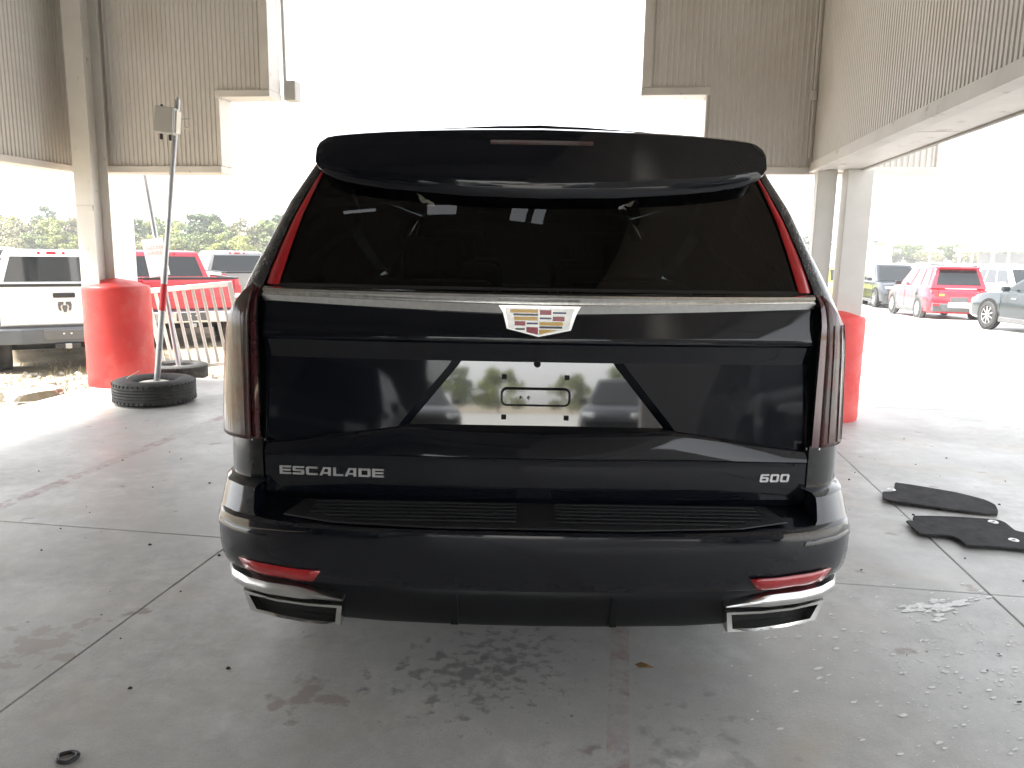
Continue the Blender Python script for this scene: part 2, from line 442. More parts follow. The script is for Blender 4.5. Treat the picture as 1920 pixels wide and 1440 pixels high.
# columns
def hcol(u, v, wdt, dep, z0, z1, tf=.016):
    c = obj('column', MB().box((u, v - dep / 2 + tf / 2, (z0 + z1) / 2), (wdt, tf, z1 - z0)).box((u, v + dep / 2 - tf / 2, (z0 + z1) / 2), (wdt, tf, z1 - z0))
            .box((u, v, (z0 + z1) / 2), (.012, dep - 2 * tf - .001, z1 - z0)), M_STEEL, can, bevel=.003)
    return c
c_ = hcol(-5.22, 5.36, .205, .27, 0, 5.0)
box('splice_plate', (-5.22, 5.36 - .137, 1.86), (.19, .01, .05), M_STEEL, c_, bevel=.004)
def boxcol(u, v, wd, dp, z1):
    o = obj('column', MB().box((u, v, z1 / 2), (wd, dp, z1)), M_STEEL, can, bevel=.008)
    return o
boxcol(2.075, 5.42, .17, .14, 2.27); boxcol(2.335, 5.36, .225, .2, 2.27)

# red painted concrete column guards
M_RED = pm('red_guard_paint', (.62, .045, .04), .5, var=.12, vscale=3, bump=.25, bscale=25, col2=(.66, .12, .10), c2lo=.5, c2hi=.68, c2scale=2.4, rvar=.15)
def guard(u, v, r, h, label):
    p = S(u, v)
    t = thing('column_guard', label, 'bollard', (p.x, p.y, 0), 0)
    prof = [(0.01, 0), (r - .004, 0), (r + .004, .03), (r, .1)] + [(r + .0015 * math.sin(k * 2.1), .1 + (h - .16) * k / 8) for k in range(1, 9)] + [(r, h - .03), (r - .012, h - .008), (r - .05, h + .004)]
    obj('drum', MB().lathe(prof, 48), M_RED, t, smooth=50)
    obj('mortar_cap', MB().lathe([(r - .05, h + .004), (r * .55, h + .045), (.02, h + .075)], 40), M_RED, t, smooth=60)
    return t
guard(-5.10, 5.47, .335, 1.07, 'red painted concrete drum around the steel column left of the black vehicle')
guard(2.195, 5.40, .325, .965, 'red painted concrete drum half hidden behind the right side of the black vehicle')

# white outer post
p = (-5.58, 9.0)
t = thing('white_post', 'bright white square steel post standing outside behind the left canopy column', 'post', (p[0], p[1], ground_h(*p) - .1), -SYAW)
M_WPOST = pm('white_post_paint', (.78, .77, .74), .5, var=.04)
box('post', (0, 0, 2.6), (.21, .21, 5.2), M_WPOST, t, bevel=.012)
box('base_plate', (0, 0, .05), (.4, .4, .06), M_WPOST, t, bevel=.008)

# ------------------------------------------------------------------ tyre-based stands
M_RUBBER = pm('tyre_rubber', (.035, .035, .034), .75, var=.3, vscale=9, bump=.3, bscale=120, col2=(.12, .11, .095), c2lo=.58, c2hi=.75, c2scale=5)
M_GALV = pm('galvanised_pipe', (.42, .43, .45), .38, metal=.75, var=.12, vscale=8, rvar=.12)
M_CFILL = pm('white_concrete', (.68, .66, .60), .85, var=.12, bump=.5, bscale=40)
M_BOX = pm('box_plastic', (.46, .45, .43), .5, var=.05)
M_PALE = pm('pale_plastic', (.72, .66, .56), .5, var=.05)
M_TAPE = pm('red_tape', (.62, .03, .04), .4, var=.1)
M_BLACKP = pm('black_plastic', (.02, .02, .021), .45, var=.2)
def flat_tyre(t, r, h, ri):
    """tyre lying on its side, axis Z: carcass plus tread blocks"""
    prof = [(ri, h * .5), (ri + .004, h * .16), (ri + .03, h * .05), (ri + (r - ri) * .45, 0), (r - .035, h * .05), (r - .012, h * .13), (r, h * .22)]
    grooves = [.34, .46, .58, .70]
    for g in grooves: prof += [(r + .004, h * (g - .025)), (r - .008, h * (g - .02)), (r - .008, h * (g + .02)), (r + .004, h * (g + .025))]
    prof += [(r, h * .80), (r - .012, h * .89), (r - .035, h * .96), (ri + (r - ri) * .45, h), (ri + .03, h * .96), (ri + .004, h * .86), (ri, h * .5)]
    ty = obj('tyre', MB().lathe(prof, 64), M_RUBBER, t, smooth=35)
    mb = MB()
    for k_ in range(48):
        a = 2 * math.pi * k_ / 48
        for zz, dz in ((h * .17, h * .10), (h * .83, h * .10)):
            mb.box((r * math.cos(a) - .004 * math.cos(a), r * math.sin(a) - .004 * math.sin(a), zz), (.018, .03, dz), Matrix.Rotation(a, 3, 'Z'))
    stuff(obj('tread_blocks', mb, M_RUBBER, ty))
    return ty
t = thing('antenna_stand', 'leaning metal pole with grey junction box standing in a concrete-filled tyre', 'stand', (-3.47, 5.18, 0), 0)
flat_tyre(t, .372, .235, .2)
obj('concrete_fill', MB().lathe([(.01, .20), (.12, .195), (.205, .17), (.205, .06)], 36), M_CFILL, t, smooth=60)
P0, P1 = Vector((.017, .02, .19)), Vector((.365, .02, 2.81))
pl = lambda k: P0.lerp(P1, k)
obj('pole', MB().tube([pl(0), pl(.42)], .029, 16), M_GALV, t, smooth=50)
obj('pole_upper', MB().tube([pl(.36), pl(1)], .0235, 16), M_GALV, t, smooth=50)
obj('red_tape', MB().tube([pl(.265), pl(.362)], .0305, 16), M_TAPE, t, smooth=50)
bq = Matrix.Rotation(R(6), 3, 'Y')
jb = box('junction_box', (.30, -.085, 2.61), (.175, .11, .235), M_BOX, t, bevel=.012, rot=bq)
box('lid', (.30, -.148, 2.61), (.165, .018, .222), M_BOX, jb, bevel=.006, rot=bq)
box('back_plate', (.385, -.06, 2.6), (.03, .1, .2), M_PALE, jb, bevel=.008, rot=bq)
for (x_, z_) in ((.245, 2.476), (.325, 2.468)):
    obj('cable_gland', MB().tube([(x_, -.085, z_ - .03), (x_, -.085, z_ + .02)], .014, 12), M_BLACKP, jb)
obj('cable_gland', MB().tube([(.265, -.085, 2.725), (.262, -.085, 2.75)], .012, 12), M_BLACKP, jb)
obj('antenna', MB().tube([(.244, -.085, 2.45), (.232, -.085, 2.22)], .0085, 10), M_PALE, t)
obj('stub_antenna', MB().tube([(.375, -.01, 2.73), (.385, -.01, 2.83)], .012, 10), M_GALV, t)
obj('bracket_arm', MB().tube([(.40, 0, 2.64), (.48, 0, 2.643)], .004, 8), M_GALV, t)
obj('whip_tip', MB().tube([(.43, -.02, 2.565), (.475, -.02, 2.555)], .010, 10), M_PALE, t)

t = thing('sign_stand', 'white paper sign on a leaning pipe set in a dark tyre behind the red drum', 'sign stand', (-4.0, 6.92, ground_h(-4, 6.92) - .0), 0)
zb = -t.location.z
flat_tyre(t, .335, .19, .19)
obj('concrete_fill', MB().lathe([(.01, .14), (.12, .14), (.195, .12), (.195, .04)], 36), M_CFILL, t, smooth=60)
obj('pole', MB().tube([(.02, 0, .1), (-.345, 0, 3.1)], .028, 14), M_GALV, t, smooth=50)
M_PAPER = pm('sign_paper', (.80, .79, .78), .6, var=.03)
sgn = obj('sign_panel', MB().prism([(-.32, -.045, 1.555 + zb), (-.075, -.045, 1.59 + zb), (-.01, -.045, 1.165 + zb), (-.245, -.045, 1.125 + zb)], (0, .012, 0)), M_PAPER, t)
M_INK = pm('faded_ink', (.62, .56, .56), .7)
for q_, (za, n_) in enumerate(((1.475, 7), (1.415, 6))):
    for k_ in range(n_):
        x_ = -.265 + k_ * .03 + q_ * .012
        box('printed_mark', (x_, -.0465, za + zb + .12 * (x_ + .2)), (.019, .002, .038), M_INK, sgn)

# thin cable across the slab
obj_c = obj('thin_cable', MB().tube([(-4.95, 4.9, .006), (-4.5, 5.02, .006), (-4.1, 4.98, .006), (-3.9, 5.0, .01), (-3.82, 5.08, .12), (-3.68, 5.12, .25), (-3.6, 5.16, .30)], .0035, 6), M_PALE)
tag(obj_c, 'thin pale cable lying across the slab to the tyre of the antenna stand', 'cable')

# white barrier gate leaning behind the drum
t = thing('white_barrier', 'white welded railing panel leaning askew behind the red drum', 'railing', (-3.9, 7.2, ground_h(-3.9, 7.2)), 0)
M_WRAIL = pm('white_rail_paint', (.76, .75, .71), .45, var=.05, col2=(.5, .42, .34), c2lo=.68, c2hi=.74, c2scale=9)
z0 = -t.location.z
A, B_, C_, D_ = Vector((-.56, 0, .945 + z0)), Vector((.46, 0, 1.055 + z0)), Vector((.60, .05, .11 + z0)), Vector((-.40, .05, -.02 + z0))
def bar(name, p, q, wd):
    d = (Vector(q) - Vector(p)); L = d.length
    M3 = d.to_track_quat('Z', 'Y').to_matrix()
    return obj(name, MB().box((Vector(p) + Vector(q)) / 2, (wd, wd, L), M3), M_WRAIL, t, bevel=.006)
bar('rail', A - Vector((.03, 0, 0)), B_, .062); bar('rail', D_, C_, .045)
bar('stile', A, D_, .05); bar('stile', B_ + Vector((0, 0, .03)), C_, .055)
for k_ in range(1, 9):
    bar('baluster', A.lerp(B_, k_ / 9), D_.lerp(C_, k_ / 9), .036)
bar('brace', A.lerp(B_, .22), D_.lerp(C_, .02) + Vector((.05, -.35, 0)), .05)
# ------------------------------------------------------------------ the black SUV seen from behind
def paint(name, col, wet=0.0, dusty=0.0, cior=1.5):
    mt = bpy.data.materials.new(name); mt.use_nodes = True
    nt = mt.node_tree; b = nt.nodes['Principled BSDF']
    vec = _mapcoord(nt, 'object')
    b.inputs['Base Color'].default_value = (*col, 1)
    b.inputs['Roughness'].default_value = .35; b.inputs['Specular IOR Level'].default_value = .1; b.inputs['Coat Weight'].default_value = 1; b.inputs['Coat Roughness'].default_value = .015; b.inputs['Coat IOR'].default_value = cior; b.inputs['Coat Tint'].default_value = (1, 1, 1, 1)
    if dusty:
        d = _math(nt, 'MULTIPLY', _ramp(nt, _noise(nt, vec, 60 if wet else 7, 6, .7), .35, .8), dusty)
        c = _mix(nt, d, col, (.16, .155, .145)); nt.links.new(c, b.inputs['Base Color'])
        r = nt.nodes.new('ShaderNodeMapRange'); nt.links.new(_noise(nt, vec, 11, 5, .7), r.inputs[0]); r.inputs[3].default_value = .0; r.inputs[4].default_value = .09
        nt.links.new(r.outputs[0], b.inputs['Coat Roughness'])
    if wet:
        vo = nt.nodes.new('ShaderNodeTexVoronoi'); vo.inputs['Scale'].default_value = 150; nt.links.new(vec, vo.inputs['Vector'])
        h = _ramp(nt, vo.outputs['Distance'], .12, .42, (1, 1, 1, 1), (0, 0, 0, 1))
        h = _mix(nt, _ramp(nt, _noise(nt, vec, 34, 3), .40, .52), (0, 0, 0), h)
        bp = nt.nodes.new('ShaderNodeBump'); bp.inputs['Strength'].default_value = wet; bp.inputs['Distance'].default_value = .004
        nt.links.new(h, bp.inputs['Height']); nt.links.new(bp.outputs[0], b.inputs['Normal']); nt.links.new(bp.outputs[0], b.inputs['Coat Normal'])
    return mt
M_PAINT = paint('black_paint', (.0022, .0034, .0075), dusty=.012)
M_GLOSSB = paint('gloss_black_trim', (.002, .0025, .003), cior=2.5)
M_GLOSSB.node_tree.nodes['Principled BSDF'].inputs['Coat Roughness'].default_value = .035
M_PAINTW = paint('black_paint_wet', (.008, .008, .010), wet=.5, dusty=.22)
M_PAINTD = paint('black_paint_dull', (.003, .0035, .005), dusty=.02)
M_CHROME = pm('chrome', (.72, .72, .70), .13, metal=1, var=.06, vscale=20, rvar=.06)
M_SATIN = pm('satin_chrome', (.70, .70, .69), .30, metal=1, var=.05, vscale=12)
M_CHROMEW = pm('chrome_wet', (.92, .92, .90), .2, metal=1, var=.08, vscale=60, rvar=.07, bump=.04, bscale=300)
M_REDL = pm('red_lens', (.42, .012, .018), .12, coat=1, var=.15, vscale=20)
M_REDD = pm('dark_red_lens', (.075, .008, .014), .1, coat=1, var=.2, vscale=14)
M_LENS = pm('smoky_lens', (.075, .022, .02), .14, coat=.2, spec=.35, var=.35, vscale=9, col2=(.075, .06, .055), c2lo=.42, c2hi=.6, c2scale=8)
nt = M_LENS.node_tree; bp = nt.nodes.new('ShaderNodeBump'); bp.inputs['Strength'].default_value = .55; bp.inputs['Distance'].default_value = .004
mp = nt.nodes.new('ShaderNodeMapping'); mp.inputs['Scale'].default_value = (70, 70, 2.5); nt.links.new(_mapcoord(nt, 'object'), mp.inputs[0])
nt.links.new(_noise(nt, mp.outputs[0], 1.0, 3), bp.inputs['Height'])
for k_ in ('Normal', 'Coat Normal'): nt.links.new(bp.outputs[0], nt.nodes['Principled BSDF'].inputs[k_])
M_PAD = pm('step_pad_plastic', (.012, .0125, .014), .5, var=.2, vscale=12, bump=.2, bscale=160)
M_LOWER = pm('lower_valance_plastic', (.006, .0065, .008), .32, var=.2, vscale=8, spec=.3)
M_HOLE = pm('pipe_interior', (.008, .008, .008), .8)
M_CABIN = pm('cabin_trim', (.02, .019, .018), .8)
M_SEAT = pm('seat_leather', (.028, .026, .025), .6)
M_TINT = tinted_glass('privacy_glass', (.05, .056, .06), 1.52)
M_CLEAR = tinted_glass('clear_glass', (.72, .78, .75), 1.45)
lerp = lambda a, b, t_: a + (b - a) * t_
ip = lambda x, xp, fp: float(np.interp(x, xp, fp))

suv = thing('luxury_suv', 'large black sport utility vehicle parked with its tailgate facing the camera', 'suv', (.08, 0, 0), 0)

Wz = [.30, .50, .62, .67, .88, .97, 1.20, 1.30, 1.393, 1.51, 1.645, 1.79, 1.87]
Wx = [1.00, 1.035, 1.045, 1.05, 1.046, 1.042, 1.022, .998, .955, .893, .828, .735, .69]
def Wd(z): return ip(z, Wz, Wx)
def glassY(z): return ip(z, [1.36, 1.385, 1.75, 1.86], [.245, .25, .375, .43])
def glassX(z): return ip(z, [1.36, 1.385, 1.5, 1.6, 1.7, 1.75, 1.86], [.828, .820, .790, .760, .718, .692, .65])
def stripX(z): return ip(z, [1.36, 1.385, 1.5, 1.6, 1.7, 1.75, 1.86], [.867, .867, .828, .788, .737, .705, .66])
gcurve = lambda x: .04 * (x / .86) ** 2
def dq(z): return ip(z, [.3, .8, 1.2, 1.42, 1.87], [.30, .26, .24, .12, .08])
def xi(z): return .880 if z <= 1.36 else stripX(z) + .004
def Yi(z): return .238 if z <= 1.30 else ip(z, [1.30, 1.385, 1.87], [.238, glassY(1.385) + .04, glassY(1.86) + .03])
def Q(a, z, off=0.0):
    """quarter panel: bezier from the gate edge round the corner to the flank"""
    W_ = Wd(z); x0, y0 = xi(z), Yi(z)
    p0 = Vector((x0, y0, z)); p1 = Vector((lerp(x0, W_, .93), y0 + .10 * dq(z), z)); p2 = Vector((W_, y0 + dq(z), z))
    p = p0 * (1 - a) ** 2 + p1 * 2 * a * (1 - a) + p2 * a * a
    d = (p1 - p0) * 2 * (1 - a) + (p2 - p1) * 2 * a
    n = Vector((d.y, -d.x, 0)).normalized()
    return p + n * off
zq = sorted(set([.36, .45, .55, .66, .76, .88, .97, 1.05, 1.13, 1.20, 1.25, 1.30, 1.345, 1.393, 1.45, 1.51, 1.58, 1.645, 1.72, 1.79, 1.83, 1.86]))
aq = [k / 14 for k in range(15)]
for s_ in (1, -1):
    for nm_, zz_q, mm_ in (('quarter_panel', [z for z in zq if z <= .97], M_PAINTD), ('rear_pillar', [z for z in zq if z >= .97], M_PAINTW)):
        mb = MB().grid(lambda a, z: Q(a, z) * 1, aq, zz_q)
        mb.v = [(x * s_, y, z) for x, y, z in mb.v]
        obj(nm_, mb, mm_, suv, smooth=60)
    # flank forward of the corner, with window openings left free
    yf = [0, .55, 1.25, 1.45, 2.15, 2.3, 3.0, 3.35]
    zb_ = [.36, .55, .88, 1.13, 1.22, 1.32]; zt_ = [1.32, 1.72, 1.86]
    def fl(y_, z):
        return Vector((Wd(z) * s_ * (1 if y_ < 3.2 else .985), Yi(z) + dq(z) + y_, z))
    obj('body_side', MB().grid(fl, yf + [3.9, 4.3], zb_[:-1] + [1.32]), M_PAINT, suv, smooth=60)
    up = MB()
    segs = [(0, .12, True), (.12, 1.25, False), (1.25, 1.42, True), (1.42, 2.25, False), (2.25, 2.42, True), (2.42, 3.1, False), (3.1, 3.3, True)]
    for y0, y1, solid_ in segs:
        if solid_: up.grid(fl, [y0, y1], [1.3205, 1.5, 1.66, 1.74])
    up.grid(fl, [0, 1.6, 3.2], [1.74, 1.80, 1.862])
    obj('window_pillars', up, M_PAINT, suv, smooth=60)
    for y0, y1, solid_ in segs:
        if not solid_: obj('side_window', MB().grid(lambda y_, z: fl(y_, z), [y0, y1], [1.32, 1.5, 1.66, 1.74]), M_TINT, suv, smooth=60)
    ap = MB()
    e0, e1 = Vector((s_ * .93, 4.15, 1.21)), Vector((s_ * .70, 3.35, 1.80))
    ap.grid(lambda k_, t_: fl(3.1, lerp(1.30, 1.85, t_)).lerp(e0.lerp(e1, t_), k_), [0, .5, 1.02], [0, .25, .5, .75, 1])
    obj('front_pillar', ap, M_PAINT, suv, smooth=60)
    box('door_mirror', (s_ * 1.10, 3.65, 1.36), (.22, .12, .17), M_PAINT, suv, bevel=.035, bseg=3)
# front: hood, nose, windscreen
nose = MB()
def nz(t_, x): return (x, lerp(4.25, 5.35, t_) - .12 * (x / .95) ** 2, 1.20 - .12 * t_ ** 2 - .04 * (x / .95) ** 2)
nose.grid(nz, [0, .3, .6, .85, 1], [-.99, -.7, -.35, 0, .35, .7, .99])
nose.grid(lambda t_, x: (x, 5.35 - .12 * (x / .95) ** 2 + .03 * math.sin(t_ * 3.1), lerp(1.04, .36, t_)), [0, .25, .5, .75, 1], [-.99, -.7, -.35, 0, .35, .7, .99])
obj('hood', nose, M_PAINT, suv, smooth=50)
obj('windscreen', MB().grid(lambda t_, x: (x * lerp(.93, .70, t_), lerp(4.25, 3.45, t_) - .1 * x * x, lerp(1.21, 1.80, t_)), [0, .5, 1], [-1, -.5, 0, .5, 1]), M_CLEAR, suv, smooth=60)
# roof
def rf(x, y_): return (x * .672, y_ + .10 * abs(x) ** 2 * (1 if y_ < 1 else 0), 1.862 + .038 * (1 - x * x) - .05 * max(0, (y_ - 2.2) / 1.5) ** 2)
obj('roof', MB().grid(rf, [-1, -.8, -.5, -.2, 0, .2, .5, .8, 1], [.46, .8, 1.4, 2.2, 2.9, 3.5]), M_PAINT, suv, smooth=60, solid=.02)
hump = MB().loft([[Vector((x, .5 + .06 * abs(x) * 3, z_)) for x, z_ in ((-.20, 1.899), (-.1, 1.9045), (0, 1.906), (.1, 1.9045), (.20, 1.899))],
                  [Vector((x, .52 + .06 * abs(x) * 3, z_ + .006)) for x, z_ in ((-.20, 1.899), (-.1, 1.9045), (0, 1.906), (.1, 1.9045), (.20, 1.899))],
                  [Vector((x, .95, z_)) for x, z_ in ((-.20, 1.892), (-.1, 1.899), (0, 1.90), (.1, 1.899), (.20, 1.892))]], False)
obj('roof_antenna_base', hump, M_PAINTW, suv, smooth=60, solid=.01)
# dark cabin
cab = MB().box((0, 2.35, .80), (1.7, 3.6, .04)).box((0, 3.95, 1.05), (1.8, .5, .36))
obj('cabin_floor', cab, M_CABIN, suv)
obj('screen_header', MB().box((0, 3.40, 1.80), (1.28, .16, .08)), M_CABIN, suv)
obj('headliner', MB().box((0, 1.95, 1.815), (1.26, 3.0, .012)), M_CABIN, suv)
for y_, zt in ((1.15, 1.34), (2.1, 1.40), (3.05, 1.42)):
    for x_ in (-.42, .42):
        st = obj('seat', MB().box((x_, y_, zt - .28), (.52, .16, .62)).box((x_, y_ + .25, zt - .55), (.52, .5, .14)), M_SEAT, suv, bevel=.05, bseg=3)
        obj('headrest', MB().box((x_, y_ - .02, zt + .12), (.26, .1, .17)), M_SEAT, st, bevel=.035, bseg=3)

# ---- tailgate
gate_z = [('a', 1.318), ('b', 1.222), ('b2', 1.208), ('c', 1.150)]
def zc(x):  # crease running from the plate recess down to the gate edge
    return .938 - .062 * max(0, (abs(x) - .43) / .43)
def xr(z): return ip(z, [.935, 1.146], [.435, .262])
rowsA = [(1.325, .238), (1.28, .226), (1.235, .214), (1.222, .211), (1.214, .212), (1.206, .222), (1.17, .232), (1.152, .236), (1.149, .2365)]
def facet(t_, x):           # between crease C (1.149) and crease D
    z = lerp(1.149, zc(x), t_)
    return z, lerp(.2365, .2145, t_)
rowsE = [(0.0, .2145), (.03, .207), (.12, .199), (.55, .186), (.78, .181), (.83, .180), (.88, .184), (1.0, .187)]  # from D down to z=.835
def gp(x, z, y): return Vector((x, y + gcurve(x), z))
XE = .870
def tail(name, mat, parent): pass
gm = MB()
xsg = [k / 16 * XE for k in range(17)]
gm.grid(lambda r, x: gp(x, r[0], r[1]), rowsA, xsg)
# outer facets beside the recess
tt = [k / 10 for k in range(11)]
def ofacet(t_, s_):
    z0_ = lerp(1.149, .938, t_); x = lerp(xr(z0_) + .010, XE, s_)
    z, y = facet(t_, x)
    return gp(x, z, y)
gm.grid(ofacet, tt, [k / 12 for k in range(13)])
# strip of face above the recess between C row and recess mouth is closed by the wall below
def wall(t_, k_):
    z0_ = lerp(1.149, .938, t_); xo = xr(z0_) + .010; z, y = facet(t_, xo)
    inn = gp(xr(z0_) - .022, z, recY(z)); out = gp(xo, z, y)
    return out.lerp(inn, k_)
def recY(z): return lerp(.262, .2825, (z - .938) / (1.149 - .938))
gm.grid(wall, tt, [0, .12, .5, 1])
# recess floor
def rec(t_, s_):
    z = lerp(1.149, .938, t_); x = (xr(z) - .022) * s_
    return Vector((x, recY(z), z))
recess = MB().grid(rec, tt, [k / 8 for k in range(9)])
# roof and sill of the recess
def rtop(k_, s_):
    x = (xr(1.149) + .010) * s_; xn = (xr(1.149) - .022) * s_
    return gp(x, 1.149, .2365).lerp(Vector((xn, recY(1.149), 1.149 - .001)), k_)
gm.grid(rtop, [0, .1, .5, 1], [k / 8 for k in range(9)])
def rbot(k_, s_):
    x = (xr(.938) + .010) * s_; xn = (xr(.938) - .022) * s_
    a = gp(x, .938 - .012 * (1 - s_ ** 2), .2145); b2 = Vector((xn, recY(.938), .938))
    return b2.lerp(a, k_)
gm.grid(rbot, [0, .5, .9, 1], [k / 8 for k in range(9)])
# lower rolls from crease D to crease E and the plain lower face
def low(r, x):
    t_, y = r
    zt = zc(x) - (.012 * (1 - (min(1, x / .445)) ** 2) if x < .445 else 0)
    return gp(x, lerp(zt, .835, t_), y)
gm.grid(low, rowsE, xsg)
gm.grid(lambda r, x: gp(x, r[0], r[1]), [(.835, .187), (.82, .1875), (.76, .187), (.715, .192), (.69, .21)], xsg)
gm.grid(lambda k_, z: Vector((XE + .002 * k_, ip(z, [.69, .85, .94, 1.15, 1.325], [.255, .23, .255, .28, .283]) + .06 * k_, z)), [0, 1], [.69, .85, .94, 1.15, 1.325])
gm.mirror_x(); recess.mirror_x()
gate = obj('tailgate', gm, M_PAINT, suv, smooth=24)
obj('plate_recess', recess, M_GLOSSB, suv, smooth=40)
# plate mount inside the recess: outline of a rounded slot, bolts
def rrect(w_, h_, r_, n_=6):
    pts = []
    for cx_, cz_, a0 in ((w_ - r_, h_ - r_, 0), (-w_ + r_, h_ - r_, 90), (-w_ + r_, -h_ + r_, 180), (w_ - r_, -h_ + r_, 270)):
        for k_ in range(n_ + 1):
            a = R(a0 + 90 * k_ / n_); pts.append((cx_ + r_ * math.cos(a), cz_ + r_ * math.sin(a)))
    return pts
ring_o, ring_i = rrect(.113, .031, .02), rrect(.106, .024, .014)
zc0 = 1.031
slot = MB().loft([[Vector((x - .003, recY(zc0) - .002, zc0 + z)) for x, z in ring_o], [Vector((x - .003, recY(zc0) - .012, zc0 + z)) for x, z in rrect(.110, .028, .018)],
                  [Vector((x - .003, recY(zc0) - .010, zc0 + z)) for x, z in ring_i], [Vector((x - .003, recY(zc0) - .001, zc0 + z)) for x, z in ring_i]])
obj('plate_bracket', slot, M_PAD, suv, smooth=50)
for x_, z_ in ((-.105, 1.095), (.097, 1.095), (-.105, .965), (.097, .965)):
    box('plate_screw_hole', (x_, recY(z_) - .002, z_), (.016, .006, .016), M_HOLE, suv, bevel=.002)
for x_ in (-.05, -.025): obj('plate_stud', MB().lathe([(.001, -.008), (.005, -.007), (.006, 0)], 10, 'Y', (x_, recY(1.03) - .002, 1.028)), M_CHROME, suv)
obj('camera_lens', MB().lathe([(.001, -.01), (.008, -.008), (.011, 0)], 14, 'Y', (0, .262, 1.139)), M_HOLE, suv, smooth=50)

# rear glass and red strips
def gl(u_, z): return Vector((u_ * glassX(z), glassY(z) + .04 * u_ * u_ + .004, z))
zz = [1.376, 1.42, 1.5, 1.6, 1.7, 1.78, 1.84]
obj('rear_window', MB().grid(gl, [k / 8 - 1 for k in range(17)], zz), M_TINT, suv, smooth=80)
obj('window_seal', MB().grid(lambda x, k_: Vector((x, glassY(1.385) + .04 * (x / .83) ** 2 - .004 + .012 * k_, 1.372 + .014 * k_)), [k / 8 * .85 - .85 for k in range(17)], [0, .5, 1]), M_BLACKP, suv, smooth=80)
wp = MB().tube([(.0, .40, 1.735), (.25, .385, 1.715), (.36, .38, 1.70)], .007, 6)
for s_ in (1, -1):
    def st_(k_, z):
        x = lerp(glassX(z) + .002, stripX(z), k_)
        return Vector((s_ * x, glassY(z) + .04 + lerp(-.004, .006, k_) - .008 * math.sin(k_ * 3.14), z))
    obj('upper_tail_light', MB().grid(st_, [0, .33, .66, 1], [1.378, 1.42, 1.5, 1.6, 1.7, 1.77]), M_REDL, suv, smooth=60)
    # main lamp following the corner
    def am(z): return ip(z, [.885, 1.20, 1.29, 1.345, 1.372], [.62, .62, .45, .25, .12])
    zl = [.888, .90, .95, 1.0, 1.06, 1.12, 1.18, 1.23, 1.28, 1.32, 1.35, 1.372]
    def lamp(k_, z): p = Q(lerp(.10, am(z), k_), z, .012); return Vector((p.x * s_, p.y, p.z))
    ln = obj('tail_lamp', MB().grid(lamp, [k / 12 for k in range(13)], zl), M_LENS, suv, smooth=60, solid=.015 * 1)
    def lred(k_, z): p = Q(lerp(0, .095, k_), z, .013 - .004 * k_); return Vector((p.x * s_, p.y, p.z))
    obj('light_strip', MB().grid(lred, [0, .3, .6, 1], zl), M_REDD, ln, smooth=60)
    for a_ in (.2, .36, .5):
        obj('lens_rib', MB().tube([tuple(Vector((Q(min(a_, am(z)), z, .014).x * s_, Q(min(a_, am(z)), z, .014).y, z))) for z in zl[1:9]], .0018, 6), M_LENS, ln)
    box('lamp_foot', (s_ * .895, .262, .880), (.05, .03, .012), M_CHROME, ln, bevel=.004)

# chrome bar across the gate
def cb(r, x): return gp(x, r[1](x), r[0])
upz = lambda x: 1.3725 - .006 * (1 - (x / .85) ** 2)
loz = lambda x: 1.326 - .027 * (1 - min(1, abs(x) / .85) ** 1.4)
rows = [(.250, lambda x: upz(x)), (.232, lambda x: upz(x) - .001), (.219, lambda x: upz(x) - .006), (.216, lambda x: upz(x) - .014), (.222, lambda x: lerp(upz(x), loz(x), .46)),
        (.213, lambda x: lerp(upz(x), loz(x), .5)), (.212, lambda x: lerp(upz(x), loz(x), .55)), (.221, lambda x: loz(x) + .003), (.236, lambda x: loz(x))]
obj('chrome_bar', MB().grid(cb, rows, [k / 20 * .868 - .868 for k in range(41)]), M_CHROMEW, suv, smooth=35)

# crest emblem: chrome shield with coloured mosaic
EK = 1.984e-4
def ec(X, Y): return ((X - 950) * EK, 1.365 - (Y - 255) * EK)
def eprism(pts, y, th): return MB().prism([(*[ec(*p)[0]], y, ec(*p)[1]) for p in pts], (0, th, 0))
shield = [(300, 425), (1610, 425), (1520, 590), (1450, 815), (948, 925), (445, 800), (385, 560)]
em = obj('emblem', eprism(shield, .197, .03), M_CHROME, suv, bevel=.002)
inner = [(430, 470), (1500, 470), (1465, 560), (1415, 795), (948, 895), (480, 785), (425, 545)]
M_EMBF = pm('emblem_field', (.62, .62, .61), .22, metal=.9, var=.1, vscale=60)
obj('emblem_field', eprism(inner, .1955, .01), M_EMBF, em)
M_GOLD = pm('enamel_gold', (.72, .42, .06), .25, coat=.8); M_ERED = pm('enamel_red', (.36, .02, .05), .25, coat=.8)
M_EBLU = pm('enamel_blue', (.03, .03, .14), .25, coat=.8); M_EBLK = pm('enamel_black', (.012, .014, .016), .25, coat=.8)
def q4(a, b_, c_, d_): return [(a, b_), (c_, b_), (c_, d_), (a, d_)]
for pts, mm in ((q4(500, 490, 930, 543), M_GOLD), (q4(550, 555, 930, 588), M_EBLK), (q4(560, 603, 928, 662), M_GOLD), (q4(570, 674, 738, 742), M_ERED), (q4(758, 692, 932, 722), M_EBLU),
                (q4(585, 782, 732, 810), M_EBLK), ([(755, 765), (935, 765), (935, 880), (755, 845)], M_ERED),
                (q4(960, 497, 1137, 572), M_ERED), (q4(1160, 526, 1367, 553), M_EBLU), (q4(960, 611, 1137, 640), M_EBLU), (q4(1160, 597, 1342, 667), M_ERED),
                (q4(955, 680, 1320, 737), M_GOLD), (q4(955, 748, 1312, 782), M_EBLK), ([(952, 800), (1240, 805), (952, 880)], M_GOLD)):
    obj('emblem_tile', eprism(pts, .1935, .004), mm, em)

